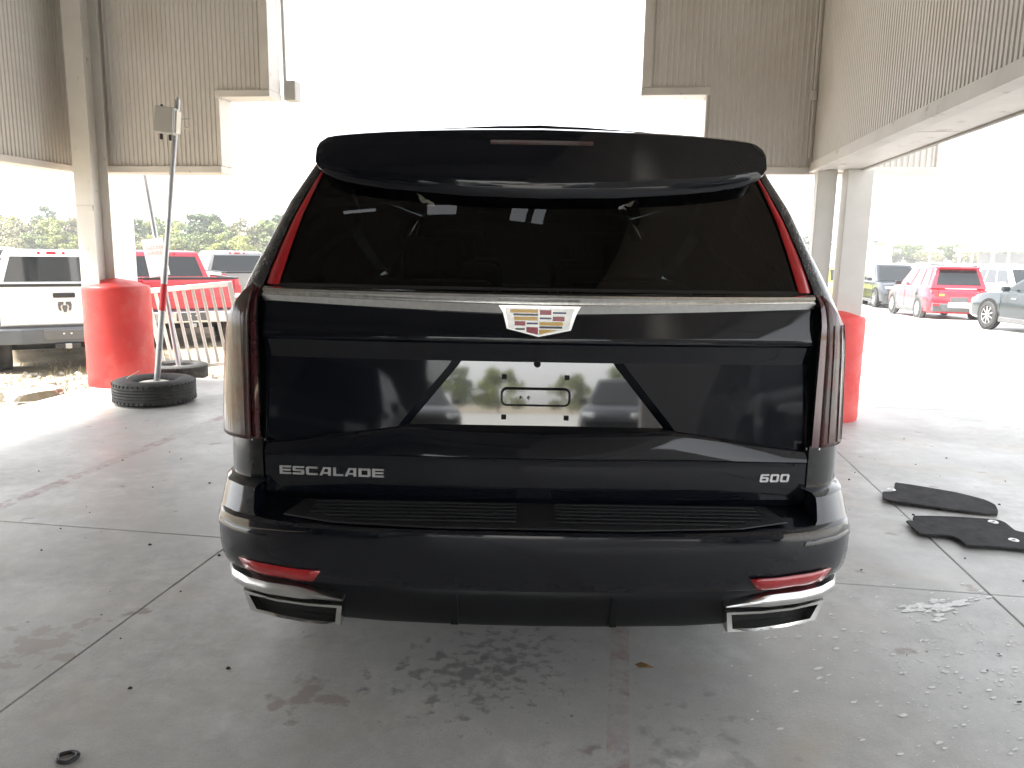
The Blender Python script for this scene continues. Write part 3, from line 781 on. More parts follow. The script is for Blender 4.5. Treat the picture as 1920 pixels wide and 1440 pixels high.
# raised lettering
LET = {
 'E': [[(0, 0), (.24, 0), (.24, 1), (0, 1)], [(.24, .80), (1, .80), (1, 1), (.24, 1)], [(.24, .41), (.95, .41), (.95, .60), (.24, .60)], [(.24, 0), (1, 0), (1, .2), (.24, .2)]],
 'S': [[(.1, .8), (1, .8), (1, 1), (.1, 1), (0, .92), (0, .8)], [(0, .5), (.24, .45), (.24, .8), (0, .8)], [(.0, .5), (.1, .41), (.9, .41), (1, .5), (1, .52), (.9, .6), (.05, .6)], [(.76, .2), (1, .2), (1, .5), (.76, .5)], [(0, 0), (.9, 0), (1, .08), (1, .2), (0, .2)]],
 'C': [[(.0, .12), (.12, 0), (.24, 0), (.24, 1), (.12, 1), (0, .88)], [(.24, .79), (1, .79), (1, 1), (.24, 1)], [(.24, 0), (1, 0), (1, .21), (.24, .21)]],
 'A': [[(0, 0), (.25, 0), (.52, .80), (.80, .80), (.80, 1), (.36, 1)], [(.80, 0), (1.06, 0), (1.06, 1), (.80, 1)], [(.32, .2), (.80, .2), (.80, .38), (.38, .38)]],
 'L': [[(0, 0), (.24, 0), (.24, 1), (0, 1)], [(.24, 0), (.86, 0), (.86, .21), (.24, .21)]],
 'D': [[(0, 0), (.24, 0), (.24, 1), (0, 1)], [(.24, .79), (.9, .79), (.9, 1), (.24, 1)], [(.24, 0), (.9, 0), (.9, .21), (.24, .21)], [(.78, .21), (.9, 0), (1.02, .12), (1.02, .88), (.9, 1), (.78, .79)]],
 '6': [[(0, .12), (.12, 0), (.26, 0), (.26, 1), (.12, 1), (0, .88)], [(.26, .80), (1, .80), (1, 1), (.26, 1)], [(.26, 0), (.9, 0), (.9, .2), (.26, .2)], [(.26, .44), (.9, .44), (.9, .62), (.26, .62)], [(.75, .2), (.9, 0), (1.0, .1), (1.0, .53), (.9, .62), (.75, .44)]],
 '0': [[(0, .12), (.12, 0), (.26, 0), (.26, 1), (.12, 1), (0, .88)], [(.26, .79), (.8, .79), (.8, 1), (.26, 1)], [(.26, 0), (.8, 0), (.8, .21), (.26, .21)], [(.74, 0), (.88, 0), (1, .12), (1, .88), (.88, 1), (.74, 1)]],
}
M_LETTER = pm('letter_chrome', (.80, .80, .80), .28, metal=.85, var=.04)
def lettering(text, x0, x1, z0, h, italic=0.0):
    wd = {'A': 1.02, 'L': .86, 'E': .98}; tot = sum(wd.get(c, 1) for c in text); k1 = (x1 - x0) / tot; lw = k1 * .86; cur = x0
    for k_, ch in enumerate(text):
        xs0 = cur; cur += k1 * wd.get(ch, 1)
        mb = MB()
        for poly in LET[ch]:
            pts = []
            for px_, pz_ in poly:
                x = xs0 + (px_ * (.93 if ch == 'A' else 1) + italic * pz_) * lw
                y = .187 + gcurve(x) - .0045
                pts.append((x, y, z0 + pz_ * h))
            mb.prism(pts, (0, .012, 0))
        obj('badge_letter', mb, M_LETTER, suv)
lettering('ESCALADE', -.822, -.478, .7755, .027)
lettering('600', .718, .818, .777, .026, .12)

# spoiler
sx = [0, .12, .24, .36, .46, .54, .60, .64, .67, .69, .70]; SPW = 1.022
zt_f = lambda x: ip(abs(x), [0, .3, .5, .6, .645, .675, .692, .70], [1.872, 1.868, 1.861, 1.854, 1.850, 1.842, 1.828, 1.812])
zb_f = lambda x: ip(abs(x), [0, .25, .49, .58, .63, .67, .69, .70], [1.657, 1.663, 1.683, 1.697, 1.708, 1.725, 1.742, 1.760])
def spo(x, k_):
    c = .055 * (x / .7) ** 2; a, b_ = zt_f(x), zb_f(x); h_ = a - b_
    sec = [(.75, 1.862 + .036 * (1 - (x / .7) ** 2)), (.50, a + .012), (.345, a + .002), (.318, a - .006 * min(1, h_ / .1)), (.311, a - .22 * h_), (.300, b_ + .3 * h_), (.2965, b_ + .05 * h_), (.302, b_), (.40, b_ + .012), (.46, b_ + .03)]
    y, z = sec[k_]; return Vector((x * SPW, y + c, z))
sm = MB().grid(spo, sx, list(range(10)))
sm.add([spo(.70, k_) for k_ in range(10)], [tuple(range(10))])
sm.mirror_x()
sp_o = obj('roof_spoiler', sm, M_PAINT, suv, smooth=50)
obj('brake_light_bar', MB().grid(lambda x, k_: Vector((x, .306 + .055 * (x / .7) ** 2 + (.004 if k_ == 1 else .002), 1.833 - .013 * k_)), [-.16, -.08, 0, .08, .16], [0, .5, 1]), M_LENS, sp_o, smooth=60)

# ---- bumper
BX = [0, .25, .5, .7, .82, .90, .96, .99, 1.0, 1.0]; BY = [0, .004, .018, .045, .085, .13, .19, .27, .38, .62]
bs = [0, .1, .2, .3, .4, .5, .6, .7, .76, .82, .86, .90, .93, .96, .98, .99, 1.0]
def bpl(s_, z, y0, W_):
    """point on bumper plan; s_ 0..1 lateral then 1..2 forward"""
    if s_ <= .99: return Vector((s_ * W_, y0 + ip(s_, BX[:8], BY[:8]), z))
    k_ = (s_ - .99) / .01 if s_ <= 1 else 1
    if s_ <= 1: return Vector((lerp(.99, 1, k_) * W_, y0 + lerp(.27, .38, k_), z))
    return Vector((W_, y0 + .38 + (s_ - 1) * .8, z))
bss = bs + [1.15, 1.35]
brow = [(.670, .030, 1.036), (.668, .015, 1.043), (.660, .006, 1.048), (.632, .001, 1.053), (.60, .0, 1.054), (.56, .0, 1.053), (.52, .004, 1.048), (.495, .010, 1.040), (.480, .016, 1.032), (.475, .024, 1.028), (.472, .045, 1.02)]
mb = MB().grid(lambda r, s_: bpl(s_, r[0], r[1], r[2]), brow, bss).mirror_x()
bumper = obj('rear_bumper', mb, M_PAINT, suv, smooth=32)
# ledge on top of the bumper
def ledge(k_, s_):
    a = bpl(s_, .670, .030, 1.036); b_ = Vector((a.x, max(a.y + .02, .30), .690)); return a.lerp(b_, k_)
obj('bumper_ledge', MB().grid(ledge, [0, .06, .5, 1], [s_ for s_ in bs if s_ <= .86]).mirror_x(), M_PAINT, bumper, smooth=32)
# raised bumper shoulders beside the gate
for s_ in (1, -1):
    hr = [(.618, -.0015, 1.0555), (.630, .0, 1.0555), (.642, .010, 1.054), (.68, .034, 1.051), (.72, .056, 1.048), (.742, .068, 1.045), (.752, .085, 1.038), (.754, .14, 1.01)]
    hs_ = [.850, .855, .87, .90, .93, .96, .98, .99, 1.0, 1.15, 1.35]
    def horn(a, r):
        a = a if a > .9 else lerp(ip(r[0], [.618, .632, .642, .66, .69, .742], [.78, .785, .805, .828, .842, .848]), .9, (a - .85) / .05)
        p = bpl(a, r[0], r[1], r[2]); return Vector((p.x * s_, p.y, p.z))
    mb = MB().grid(horn, hs_, hr)
    mb.grid(lambda k_, r: Vector((horn(.85, r).x - s_ * .004 * k_, horn(.85, r).y + .22 * k_, r[0])), [0, 1], hr)
    obj('bumper_shoulder', mb, M_PAINT, bumper, smooth=32)
# ribbed black step pad
pad = obj('step_pad', MB().prism([(-.30, .022, .672), (.30, .022, .672), (.62, .052, .673), (.78, .105, .677), (.74, .215, .690), (-.74, .215, .690), (-.78, .105, .677), (-.62, .052, .673)], (0, 0, .006)), M_PAD, bumper, bevel=.003)
for k_ in range(6):
    y_ = .066 + k_ * .026; w_ = .58 + .12 * min(1, k_ / 2)
    z_ = .6835 + .012 * k_ / 5
    box('rib', (-w_ / 2 - .03, y_, z_), (w_ - .06, .010, .005), M_PAD, pad, bevel=.002)
    box('rib', (w_ / 2 + .03, y_, z_), (w_ - .06, .010, .005), M_PAD, pad, bevel=.002)
# lower valance with diffuser
vrow = [(.4725, .040, 1.01), (.455, .034, 1.0), (.43, .038, .985), (.39, .050, .955), (.35, .066, .93), (.336, .08, .92), (.33, .12, .90)]
vsb = [.0, .1, .16, .2, .3, .4, .5, .6, .7, .8, .86, .9, .94, .97, .99, 1.0, 1.2, 1.4]
obj('lower_valance', MB().grid(lambda r, s_: bpl(s_, r[0], r[1], r[2]), vrow, vsb).mirror_x(), M_LOWER, bumper, smooth=32)
for s_ in (1, -1):
    obj('diffuser_fin', MB().prism([(s_ * .236, .0335, .455), (s_ * .241, .0335, .455), (s_ * .258, .064, .345), (s_ * .234, .063, .345)], (0, .02, 0)), M_LOWER, bumper)
# reflectors, chrome blades, exhaust tips
def bY(x, z, tab=brow):
    zs = [r[0] for r in tab][::-1]; y0 = ip(z, zs, [r[1] for r in tab][::-1]); W_ = ip(z, zs, [r[2] for r in tab][::-1])
    return y0 + ip(abs(x) / W_, BX[:9], BY[:9])
def patch(corners, tab, off, nu=8, nv=3):
    a, b_, c_, d_ = corners  # upper inner, upper outer, lower outer, lower inner in (x,z)
    def fn(u_, v_):
        x = lerp(lerp(a[0], b_[0], u_), lerp(d_[0], c_[0], u_), v_); z = lerp(lerp(a[1], b_[1], u_), lerp(d_[1], c_[1], u_), v_)
        return Vector((x, bY(x, z, tab) - off, z))
    return MB().grid(fn, [k / nu for k in range(nu + 1)], [k / nv for k in range(nv + 1)])
for s_ in (1, -1):
    f = lambda L_: [(x * s_, z) for x, z in L_]
    obj('reflector', patch(f([(.652, .526), (.930, .531), (.893, .468), (.690, .469)]), brow, .006), M_REDL, bumper, smooth=60, solid=.004)
    # chrome blade wrapping the corner: section swept along x
    ring = []
    for k_ in range(25):
        q_ = k_ / 24; x = lerp(.585, 1.002, q_)
        zcn = .4345 + .009 * min(1, q_ / .25) + .004 * max(0, (q_ - .7) / .3)
        th = .006 + .0145 * min(1, q_ / .35) * (1 - .0 * q_)
        tab = [(r[0], r[1], r[2]) for r in brow + vrow[1:]]
        W_ = 1.012
        y = .016 + .86 * ip(x / W_, BX[:9], BY[:9])
        ring.append([Vector((x * s_, y + .05, zcn + th)), Vector((x * s_, y - .002, zcn + th)), Vector((x * s_, y - .012, zcn + th * .5)), Vector((x * s_, y - .014, zcn)), Vector((x * s_, y - .006, zcn - th * .8)), Vector((x * s_, y + .05, zcn - th))])
    obj('chrome_blade', MB().loft(ring, True, True), M_SATIN, bumper, smooth=40)
    # exhaust tip: rectangular tube following the corner curve
    def tip(zo, w0, w1, dy):
        out = []
        for x, z in ((w0, zo[0]), (lerp(w0, w1, .33), zo[0] + .001), (lerp(w0, w1, .66), zo[0] + .002), (w1, zo[0] + .003), (w1 - .028, zo[1] + .008), (lerp(w0, w1, .6), zo[1] + .005), (lerp(w0, w1, .3), zo[1] + .001), (w0 + .006, zo[1])):
            y = .014 + .72 * ip(x / .99, BX[:9], BY[:9]) + dy
            out.append(Vector((x * s_, y, z)))
        return out
    zo = (.415, .348)
    ext = MB().loft([tip(zo, .588, .925, .16), tip(zo, .588, .925, .008), tip((.4135, .3495), .5895, .9235, 0), tip((.4045, .358), .606, .902, .003), tip((.4035, .3592), .607, .900, .02), tip((.4035, .3592), .607, .900, .13)])
    ex = obj('exhaust_tip', ext, M_CHROME, bumper, smooth=35)
    obj('pipe_interior', MB().add(tip((.4035, .3592), .607, .900, .045), [tuple(range(8))]), M_HOLE, ex)
# underbody and wheels
obj('underbody', MB().box((0, 2.7, .40), (1.7, 4.9, .10)), M_HOLE, suv)
def wheel(parent, x, y, r, w_, sgn_, rimmat, spokes=10, rubber=None, name='wheel'):
    prof = [(r * .66, -w_ / 2 + .01), (r * .7, -w_ / 2), (r * .93, -w_ / 2 + .005), (r, -w_ / 2 + .03), (r, w_ / 2 - .03), (r * .93, w_ / 2 - .005), (r * .7, w_ / 2), (r * .66, w_ / 2 - .01)]
    ty = obj(name, MB().lathe(prof, 36, 'X', (x, y, r)), rubber or M_RUBBER, parent, smooth=40)
    xo = x + sgn_ * (w_ / 2 - .02)
    rm = MB().lathe([(r * .68, 0), (r * .64, sgn_ * .006), (r * .60, -sgn_ * .03)], 36, 'X', (xo, y, r))
    for k_ in range(spokes):
        a = 2 * math.pi * k_ / spokes
        rm.box((xo - sgn_ * .012, y + r * .34 * math.cos(a), r + r * .34 * math.sin(a)), (.02, r * .60, r * .085), Matrix.Rotation(a, 3, 'X'))
    rm.lathe([(.005, sgn_ * .006), (r * .12, sgn_ * .004), (r * .15, -sgn_ * .02)], 18, 'X', (xo, y, r))
    obj('rim', rm, rimmat, ty, smooth=40)
    obj('brake_disc', MB().lathe([(.01, 0), (r * .6, 0)], 24, 'X', (xo - sgn_ * .05, y, r)), M_HOLE, ty)
    return ty
M_ALLOY = pm('alloy', (.62, .62, .62), .3, metal=.7, var=.05)
for y_ in (1.25, 4.35):
    for s_ in (1, -1): wheel(suv, s_ * .86, y_, .40, .28, s_, M_ALLOY)
# ------------------------------------------------------------------ other vehicles
def carpaint(name, col, rough=.3): return pm(name, col, rough, coat=.8, var=.05)
M_GLASSD = pm('car_glass', (.012, .015, .017), .06, coat=.5, var=.1)
M_HEADL = pm('headlamp', (.62, .65, .68), .15, coat=.8); M_TAILR = pm('tail_lamp_red', (.42, .02, .03), .2, coat=.8)
M_GREYP = pm('grey_plastic', (.10, .10, .10), .6); M_PLATE = pm('plate_white', (.7, .7, .7), .5)

def frame_pts(gb, gt, wb, wt, zb, zt):
    """corners of the cabin frustum: gb,gt = (rear y, front y) at belt and roof"""
    return dict(bl=Vector((-wb, gb[0], zb)), br=Vector((wb, gb[0], zb)), fl=Vector((-wb * .97, gb[1], zb)), fr=Vector((wb * .97, gb[1], zb)),
                tbl=Vector((-wt, gt[0], zt)), tbr=Vector((wt, gt[0], zt)), tfl=Vector((-wt, gt[1], zt)), tfr=Vector((wt, gt[1], zt)))
def pane(name, a, b_, c_, d_, s0, s1, t0, t1, off, mat, parent):
    """quad pane on face a-b (bottom) d-c (top)"""
    def pt(s_, t_): return (a.lerp(b_, s_)).lerp(d_.lerp(c_, s_), t_)
    n = (b_ - a).cross(d_ - a).normalized()
    pts = [pt(s0, t0) + n * off, pt(s1, t0) + n * off, pt(s1, t1) + n * off, pt(s0, t1) + n * off]
    return obj(name, MB().prism(pts, -n * .02), mat, parent)

def make_car(name, label, cat, loc, rz, kind, pmat, group=None, detail=True, lower=None, rim=None, roofm=None):
    D = dict(crossover=dict(L=4.28, W=1.78, H=1.66, belt=1.02, hood=.98, tail=1.0, gb=(-2.02, 1.05), gt=(-1.72, .25), wr=.345, wb=2.56),
             suv=dict(L=4.75, W=1.92, H=1.72, belt=1.06, hood=1.05, tail=1.05, gb=(-2.25, 1.15), gt=(-2.0, .35), wr=.37, wb=2.8),
             sedan=dict(L=4.95, W=1.86, H=1.46, belt=.94, hood=.90, tail=.98, gb=(-1.75, 1.2), gt=(-.95, .25), wr=.335, wb=2.85),
             hatch=dict(L=4.1, W=1.74, H=1.50, belt=.95, hood=.92, tail=.95, gb=(-1.95, 1.0), gt=(-1.6, .2), wr=.31, wb=2.5))[kind]
    L, W_, H = D['L'], D['W'] / 2, D['H']
    t = thing(name, label, cat, loc, rz, group)
    sec = []
    def ring(y, w_, zb, zt, zm=None):
        cr = .012
        pts = [(-.86 * w_, zb), (-.97 * w_, zb + .07), (-w_, zb + .25), (-w_ * .995, (zb + zt) / 2 + .06), (-.965 * w_, zt - .07), (-.90 * w_, zt - .01), (-.45 * w_, zt + cr), (0, zt + cr * 1.4)]
        pts = pts + [(-x, z) for x, z in pts[-2::-1]]
        return [Vector((x, y, z)) for x, z in pts]
    hl, bl_, tl_ = D['hood'], D['belt'], D['tail']
    st = [(-.5, .80, .40, .72), (-.492, .90, .30, .84), (-.47, .955, .24, tl_ - .05), (-.44, .98, .22, tl_), (-.36, 1.0, .21, tl_ + .02), (-.2, 1.0, .2, bl_), (0, 1.0, .2, bl_), (.2, 1.0, .2, bl_ - .01), (.27, .995, .2, bl_ - .03),
          (.36, .985, .21, hl - .02), (.43, .96, .22, hl - .09), (.47, .915, .24, hl - .16), (.49, .84, .28, hl - .26), (.5, .74, .36, .55)]
    body = obj('body', MB().loft([ring(f_ * L, w_ * W_, a, b_) for f_, w_, a, b_ in st], True, True), pmat, t, smooth=38)
    P = frame_pts(D['gb'], D['gt'], W_ * .90, W_ * .70, bl_ - .03, H - .035)
    cb_ = MB()
    lv = []
    for k_, inset, dz in ((0, 0, 0), (1, 0, 0), (2, .05, .03), (3, .2, .045)):
        if k_ == 0: q = [P['bl'], P['br'], P['fr'], P['fl']]
        else:
            q = [P['tbl'], P['tbr'], P['tfr'], P['tfl']]; c = sum(q, Vector()) / 4
            q = [p.lerp(Vector((c.x, c.y, p.z)), inset) + Vector((0, 0, dz)) for p in q]
        lv.append(q)
    cb_.loft(lv, True, True)
    obj('cabin', cb_, roofm or pmat, t, bevel=.035, bseg=2, smooth=50)
    pane('windscreen', P['fr'], P['fl'], P['tfl'], P['tfr'], .07, .93, .06, .93, .012, M_GLASSD, t)
    pane('rear_window', P['bl'], P['br'], P['tbr'], P['tbl'], .09, .91, .18, .88, .012, M_GLASSD, t)
    for (a, b_, c_, d_) in ((P['br'], P['fr'], P['tfr'], P['tbr']), (P['fl'], P['bl'], P['tbl'], P['tfl'])):
        fw = a is P['br']
        for s0, s1 in ((.09, .30), (.335, .61), (.645, .93)):
            if not fw: s0, s1 = 1 - s1, 1 - s0
            pane('side_window', a, b_, c_, d_, s0, s1, .12, .90, .010, M_GLASSD, t)
    rm = rim or M_ALLOY
    for sy in (-1, 1):
        for sx_ in (-1, 1):
            x, y = sx_ * (W_ - .10), sy * D['wb'] / 2 + .02
            obj('wheel_arch', MB().lathe([(.01, sx_ * .006), (D['wr'] * 1.16, sx_ * .006), (D['wr'] * 1.17, -sx_ * .10)], 28, 'X', (sx_ * W_ * .995, y, D['wr'] + .02)), M_GREYP if lower else M_HOLE, t, smooth=40)
            wheel(t, x + sx_ * .015, y, D['wr'], .22, sx_, rm, 9 if detail else 5)
    for sx_ in (-1, 1):
        box('headlight', (sx_ * W_ * .66, L * .474, hl - .235), (.34, .16, .13), M_HEADL, t, bevel=.04, rot=Matrix.Rotation(-sx_ * R(22), 3, 'Z'))
        box('tail_light', (sx_ * W_ * .76, -L * .478, tl_ - .16), (.22, .14, .24), M_TAILR, t, bevel=.04, rot=Matrix.Rotation(sx_ * R(18), 3, 'Z'))
        if detail:
            mr = box('mirror', (sx_ * (W_ + .06), D['gb'][1] - .42, bl_ + .06), (.2, .1, .13), pmat if not lower else M_BLACKP, t, bevel=.03)
            for y in (-.45, .55): box('door_handle', (sx_ * W_ * .985, y, bl_ - .16), (.03, .18, .03), M_CHROME, t, bevel=.008)
            for y in (-.9, .1, 1.02): box('door_seam', (sx_ * W_ * .998, y, .62), (.006, .008, .55), M_HOLE, t)
            box('sill', (sx_ * W_ * .975, 0, .26), (.06, D['wb'] - .8, .13), lower or M_GREYP, t, bevel=.02)
    box('grille', (0, L * .487, .60), (1.0, .06, .22), M_BLACKP, t, bevel=.02)
    box('front_lower', (0, L * .485, .36), (1.25, .08, .12), M_BLACKP, t, bevel=.02)
    box('rear_bumper', (0, -L * .492, .42), (W_ * 1.72, .12, .26), lower or pmat, t, bevel=.045, bseg=3)
    box('plate_panel', (0, -L * .497, .66), (.5, .05, .15), lower or M_PLATE, t, bevel=.01)
    return t

M_PRED = carpaint('crossover_red', (.46, .022, .04)); M_PNAVY = carpaint('suv_dark_grey', (.016, .019, .026)); M_PSED = carpaint('sedan_slate', (.020, .027, .031), .25)
M_PWHITE = carpaint('car_white', (.72, .72, .71)); M_PSILV = carpaint('car_silver', (.45, .46, .47)); M_PYEL = carpaint('car_lime', (.42, .44, .05))
M_PBLACK = carpaint('car_black', (.012, .013, .015)); M_PBLUE = carpaint('car_blue', (.05, .10, .22)); M_PBEIGE = carpaint('car_beige', (.46, .42, .35))

def gpos(x, y, dz=0): return (x, y, ground_h(x, y) - .008 + dz)
rc = make_car('red_crossover', 'dented red crossover with grey lower cladding parked with its rear towards us', 'car', gpos(13.95, 23.55), -R(9.5), 'crossover', M_PRED, lower=M_GREYP)
for nm, c_, d_, mm in (('chrome_strip', (0, -2.155, 1.0), (.9, .03, .035), M_CHROME), ('white_bumper_panel', (.08, -2.185, .50), (.78, .05, .16), M_PLATE),
                       ('roof_spoiler', (0, -1.80, 1.63), (1.15, .26, .05), M_PRED), ('sticker', (-.52, -2.165, .80), (.15, .02, .06), M_PYEL)):
    box(nm, c_, d_, mm, rc, bevel=.012)
for sx_ in (-1, 1): box('rear_reflector', (sx_ * .66, -2.185, .50), (.2, .04, .07), M_TAILR, rc, bevel=.012)
obj('dent', MB().lathe([(.01, -.905), (.16, -.898), (.24, -.87)], 14, 'X', (0, -.95, .74)), M_PBLACK, rc, smooth=40)
make_car('dark_suv', 'dark grey utility vehicle facing us, just left of the red crossover', 'car', gpos(15.85, 30.6), R(171), 'suv', M_PNAVY)
make_car('slate_sedan', 'slate blue sedan cut off by the right edge of the picture', 'car', gpos(12.72, 15.55), R(1.5), 'sedan', M_PSED)
make_car('lime_car', 'lime yellow small car partly hidden by the right canopy columns', 'car', gpos(15.0, 33.6), R(172), 'hatch', M_PYEL)
make_car('white_suv', 'white utility vehicle parked between the red crossover and the slate sedan', 'car', gpos(19.2, 27.2), R(172), 'suv', M_PWHITE)

# pickups
def make_pickup(name, label, loc, rz, pmat, bumper_m, kind):
    t = thing(name, label, 'pickup', loc, rz)
    W_ = 1.0
    # bed: origin under the rear bumper, y forward
    zf, zt = .76, 1.38
    bd = MB()
    bd.box((0, 1.0, zf - .03), (1.92, 1.96, .08))
    obj('bed_floor', bd, M_GREYP, t)
    for s_ in (1, -1):
        prof = [(s_ * .99, zf - .10), (s_ * 1.0, .92), (s_ * .985, 1.25), (s_ * .965, zt), (s_ * .86, zt), (s_ * .86, zf - .10)]
        obj('bed_side', MB().prism([(x, .02, z) for x, z in prof], (0, 1.98, 0)), pmat, t, bevel=.02)
        obj('bed_rail', MB().box((s_ * .912, 1.0, zt + .012), (.12, 1.96, .022)), M_BLACKP, t, bevel=.006)
        tlh = .36 if kind != 'red' else .24
        box('tail_light', (s_ * .925, .03, 1.16 - (.36 - tlh) * .2), (.15, .10, tlh), M_TAILR, t, bevel=.018)
        box('lamp_lens', (s_ * .925, -.022, 1.04), (.13, .02, .09), M_HEADL, t, bevel=.008)
    tg = obj('tailgate', MB().prism([(-.845, z[0], z[1]) for z in ((.05, .76), (-.005, .79), (-.015, .92), (.0, .94), (-.012, .97), (-.02, 1.32), (.0, 1.385), (.06, 1.385))], (1.69, 0, 0)), pmat, t, bevel=.012)
    box('top_cap', (0, .02, 1.39), (1.70, .09, .045), M_BLACKP, tg, bevel=.012)
    box('handle', (0.0, -.028, 1.235), (.30, .03, .075), M_BLACKP, tg, bevel=.015)
    if kind == 'white':
        # animal-head badge: two curled horns round a pointed face
        for s_ in (1, -1):
            obj('tailgate_badge', MB().prism([(s_ * x, -.026, 1.06 + z) for x, z in ((.012, .075), (.085, .075), (.095, .03), (.085, -.045), (.06, -.07), (.05, -.045), (.06, .0), (.045, .03), (.02, .03))], (0, .014, 0)), M_GREYP, tg)
        obj('tailgate_badge', MB().prism([(x, -.026, 1.06 + z) for x, z in ((-.03, .02), (.03, .02), (.035, -.01), (.018, -.085), (-.018, -.085), (-.035, -.01))], (0, .012, 0)), M_GREYP, tg)
    # bumper
    bmp = obj('rear_bumper', MB().prism([(-.98, -.06, .745), (-.60, -.16, .745), (.60, -.16, .745), (.98, -.06, .745), (1.0, .12, .745), (-1.0, .12, .745)], (0, 0, -.235)), bumper_m, t, bevel=.03, bseg=3)
    box('plate_recess', (0, -.165, .64), (.62, .03, .16), M_GREYP, bmp, bevel=.012)
    box('hitch', (0.0, -.08, .47), (.34, .2, .08), M_BLACKP, t, bevel=.012)
    box('hitch_receiver', (0, -.19, .47), (.09, .06, .08), M_GALV, t, bevel=.01)
    for x_ in (-.05, .05): box('plate_light', (x_, -.185, .66), (.025, .012, .02), M_PLATE, bmp)
    # cab
    P = frame_pts((2.06, 4.35), (2.22, 3.62), .90, .70, 1.26, 1.86)
    cb_ = MB(); lv = []
    for k_, inset, dz in ((0, 0, 0), (1, 0, 0), (2, .06, .035), (3, .25, .05)):
        q = [P['bl'], P['br'], P['fr'], P['fl']] if k_ == 0 else [P['tbl'], P['tbr'], P['tfr'], P['tfl']]
        if k_:
            c = sum(q, Vector()) / 4; q = [p.lerp(Vector((c.x, c.y, p.z)), inset) + Vector((0, 0, dz)) for p in q]
        lv.append(q)
    cb_.loft(lv, True, True)
    obj('cab', cb_, pmat, t, bevel=.04, bseg=2, smooth=50)
    obj('cab_lower', MB().loft([[Vector((x, y, z)) for x, z in ((-.93, .45), (-1.0, .6), (-1.0, 1.0), (-.93, 1.28), (.93, 1.28), (1.0, 1.0), (1.0, .6), (.93, .45))] for y in (2.04, 4.3)] +
        [[Vector((x * .96, y, z)) for x, z in ((-.93, .45), (-1.0, .6), (-1.0, .95), (-.90, zz_), (.90, zz_), (1.0, .95), (1.0, .6), (.93, .45))] for y, zz_ in ((4.5, 1.2), (5.3, 1.12), (5.55, .95))], True, True), pmat, t, bevel=.02)
    pane('rear_window', P['bl'], P['br'], P['tbr'], P['tbl'], .07, .93, .16, .88, .010, M_GLASSD, t)
    pane('windscreen', P['fr'], P['fl'], P['tfl'], P['tfr'], .06, .94, .08, .93, .010, M_GLASSD, t)
    for (a, b_, c_, d_) in ((P['br'], P['fr'], P['tfr'], P['tbr']), (P['fl'], P['bl'], P['tbl'], P['tfl'])):
        for s0, s1 in ((.08, .46), (.52, .92)): pane('side_window', a, b_, c_, d_, s0, s1, .12, .88, .010, M_GLASSD, t)
    for x_, w_ in ((-.19, .05), (0, .15), (.19, .05)): box('brake_light', (x_, 2.215, 1.855), (w_, .03, .05), M_TAILR, t, bevel=.008)
    for s_ in (1, -1): box('mirror', (s_ * 1.08, 3.95, 1.36), (.2, .1, .24), M_BLACKP, t, bevel=.03)
    for sx_ in (-1, 1):
        for y in (.95, 4.55):
            obj('wheel_arch', MB().lathe([(.01, sx_ * .008), (.46, sx_ * .008), (.47, -sx_ * .1)], 28, 'X', (sx_ * 1.0, y, .42)), M_HOLE, t, smooth=40)
            wheel(t, sx_ * .86, y, .385, .27, sx_, M_ALLOY, 6)
    obj('chassis', MB().box((0, 2.6, .50), (1.3, 4.8, .14)).box((0, .95, .40), (1.5, .16, .16)), M_HOLE, t)
    return t
M_PTR_W = carpaint('truck_white', (.74, .74, .73)); M_PTR_R = carpaint('truck_red', (.52, .03, .05)); M_PTR_G = carpaint('truck_grey', (.23, .235, .24))
M_BUMPD = pm('bumper_dark', (.075, .085, .10), .45, coat=.3); M_BUMPC = pm('bumper_chrome', (.6, .6, .6), .25, metal=.9)
yz = lambda x, y: (x, y, ground_h(x, y) - .06)
make_pickup('white_pickup', 'white pickup truck with dark bumper and ram-head badge parked left of the red drum', yz(-6.94, 9.75), R(34), M_PTR_W, M_BUMPD, 'white')
make_pickup('red_pickup', 'red pickup truck with chrome bumper behind the white railing', yz(-6.45, 13.25), R(35), M_PTR_R, M_BUMPC, 'red')
make_pickup('grey_pickup', 'dark grey pickup truck next to the red one, partly hidden by the black vehicle', yz(-6.55, 17.9), R(34), M_PTR_G, M_BUMPC, 'grey')
make_pickup('white_pickup', 'second white pickup, only its cab corner shows at the left edge of the picture', yz(-11.6, 11.6), R(34), M_PTR_W, M_BUMPD, 'plain')

# far rows of parked cars: one prototype per kind and colour, copied
protos = []
for kind, mm in (('sedan', M_PWHITE), ('suv', M_PSILV), ('crossover', M_PBLACK), ('sedan', M_PSILV), ('suv', M_PWHITE), ('hatch', M_PBLUE), ('crossover', M_PBEIGE), ('sedan', M_PTR_R), ('suv', M_PTR_G)):
    protos.append([make_car('parked_car', '', 'car', (0, 0, 0), 0, kind, mm, detail=False), False])
def put(k_, x, y, rz, label, group):
    pr = protos[k_]
    if not pr[1]: o = pr[0]; pr[1] = True
    else: o = copy_tree(pr[0])
    o.location = (x, y, ground_h(x, y) - .02); o.rotation_euler = (0, 0, rz)
    o['label'] = PN[k_] + ', ' + label; o['category'] = 'car'; o['group'] = group
PN = ['white sedan', 'silver utility car', 'black crossover', 'silver sedan', 'white utility car', 'blue hatchback', 'beige crossover', 'red sedan', 'grey utility car']
ORD = ['first', 'second', 'third', 'fourth', 'fifth', 'sixth', 'seventh', 'eighth', 'ninth', 'tenth', 'eleventh', 'twelfth', 'thirteenth', 'fourteenth']
RW = ['front', 'middle', 'back']
LL = 'distant parked car in the long rows below the left tree line'; LR = 'distant parked car in the pale rows across the bright lot on the right'
r2 = random.Random(3)
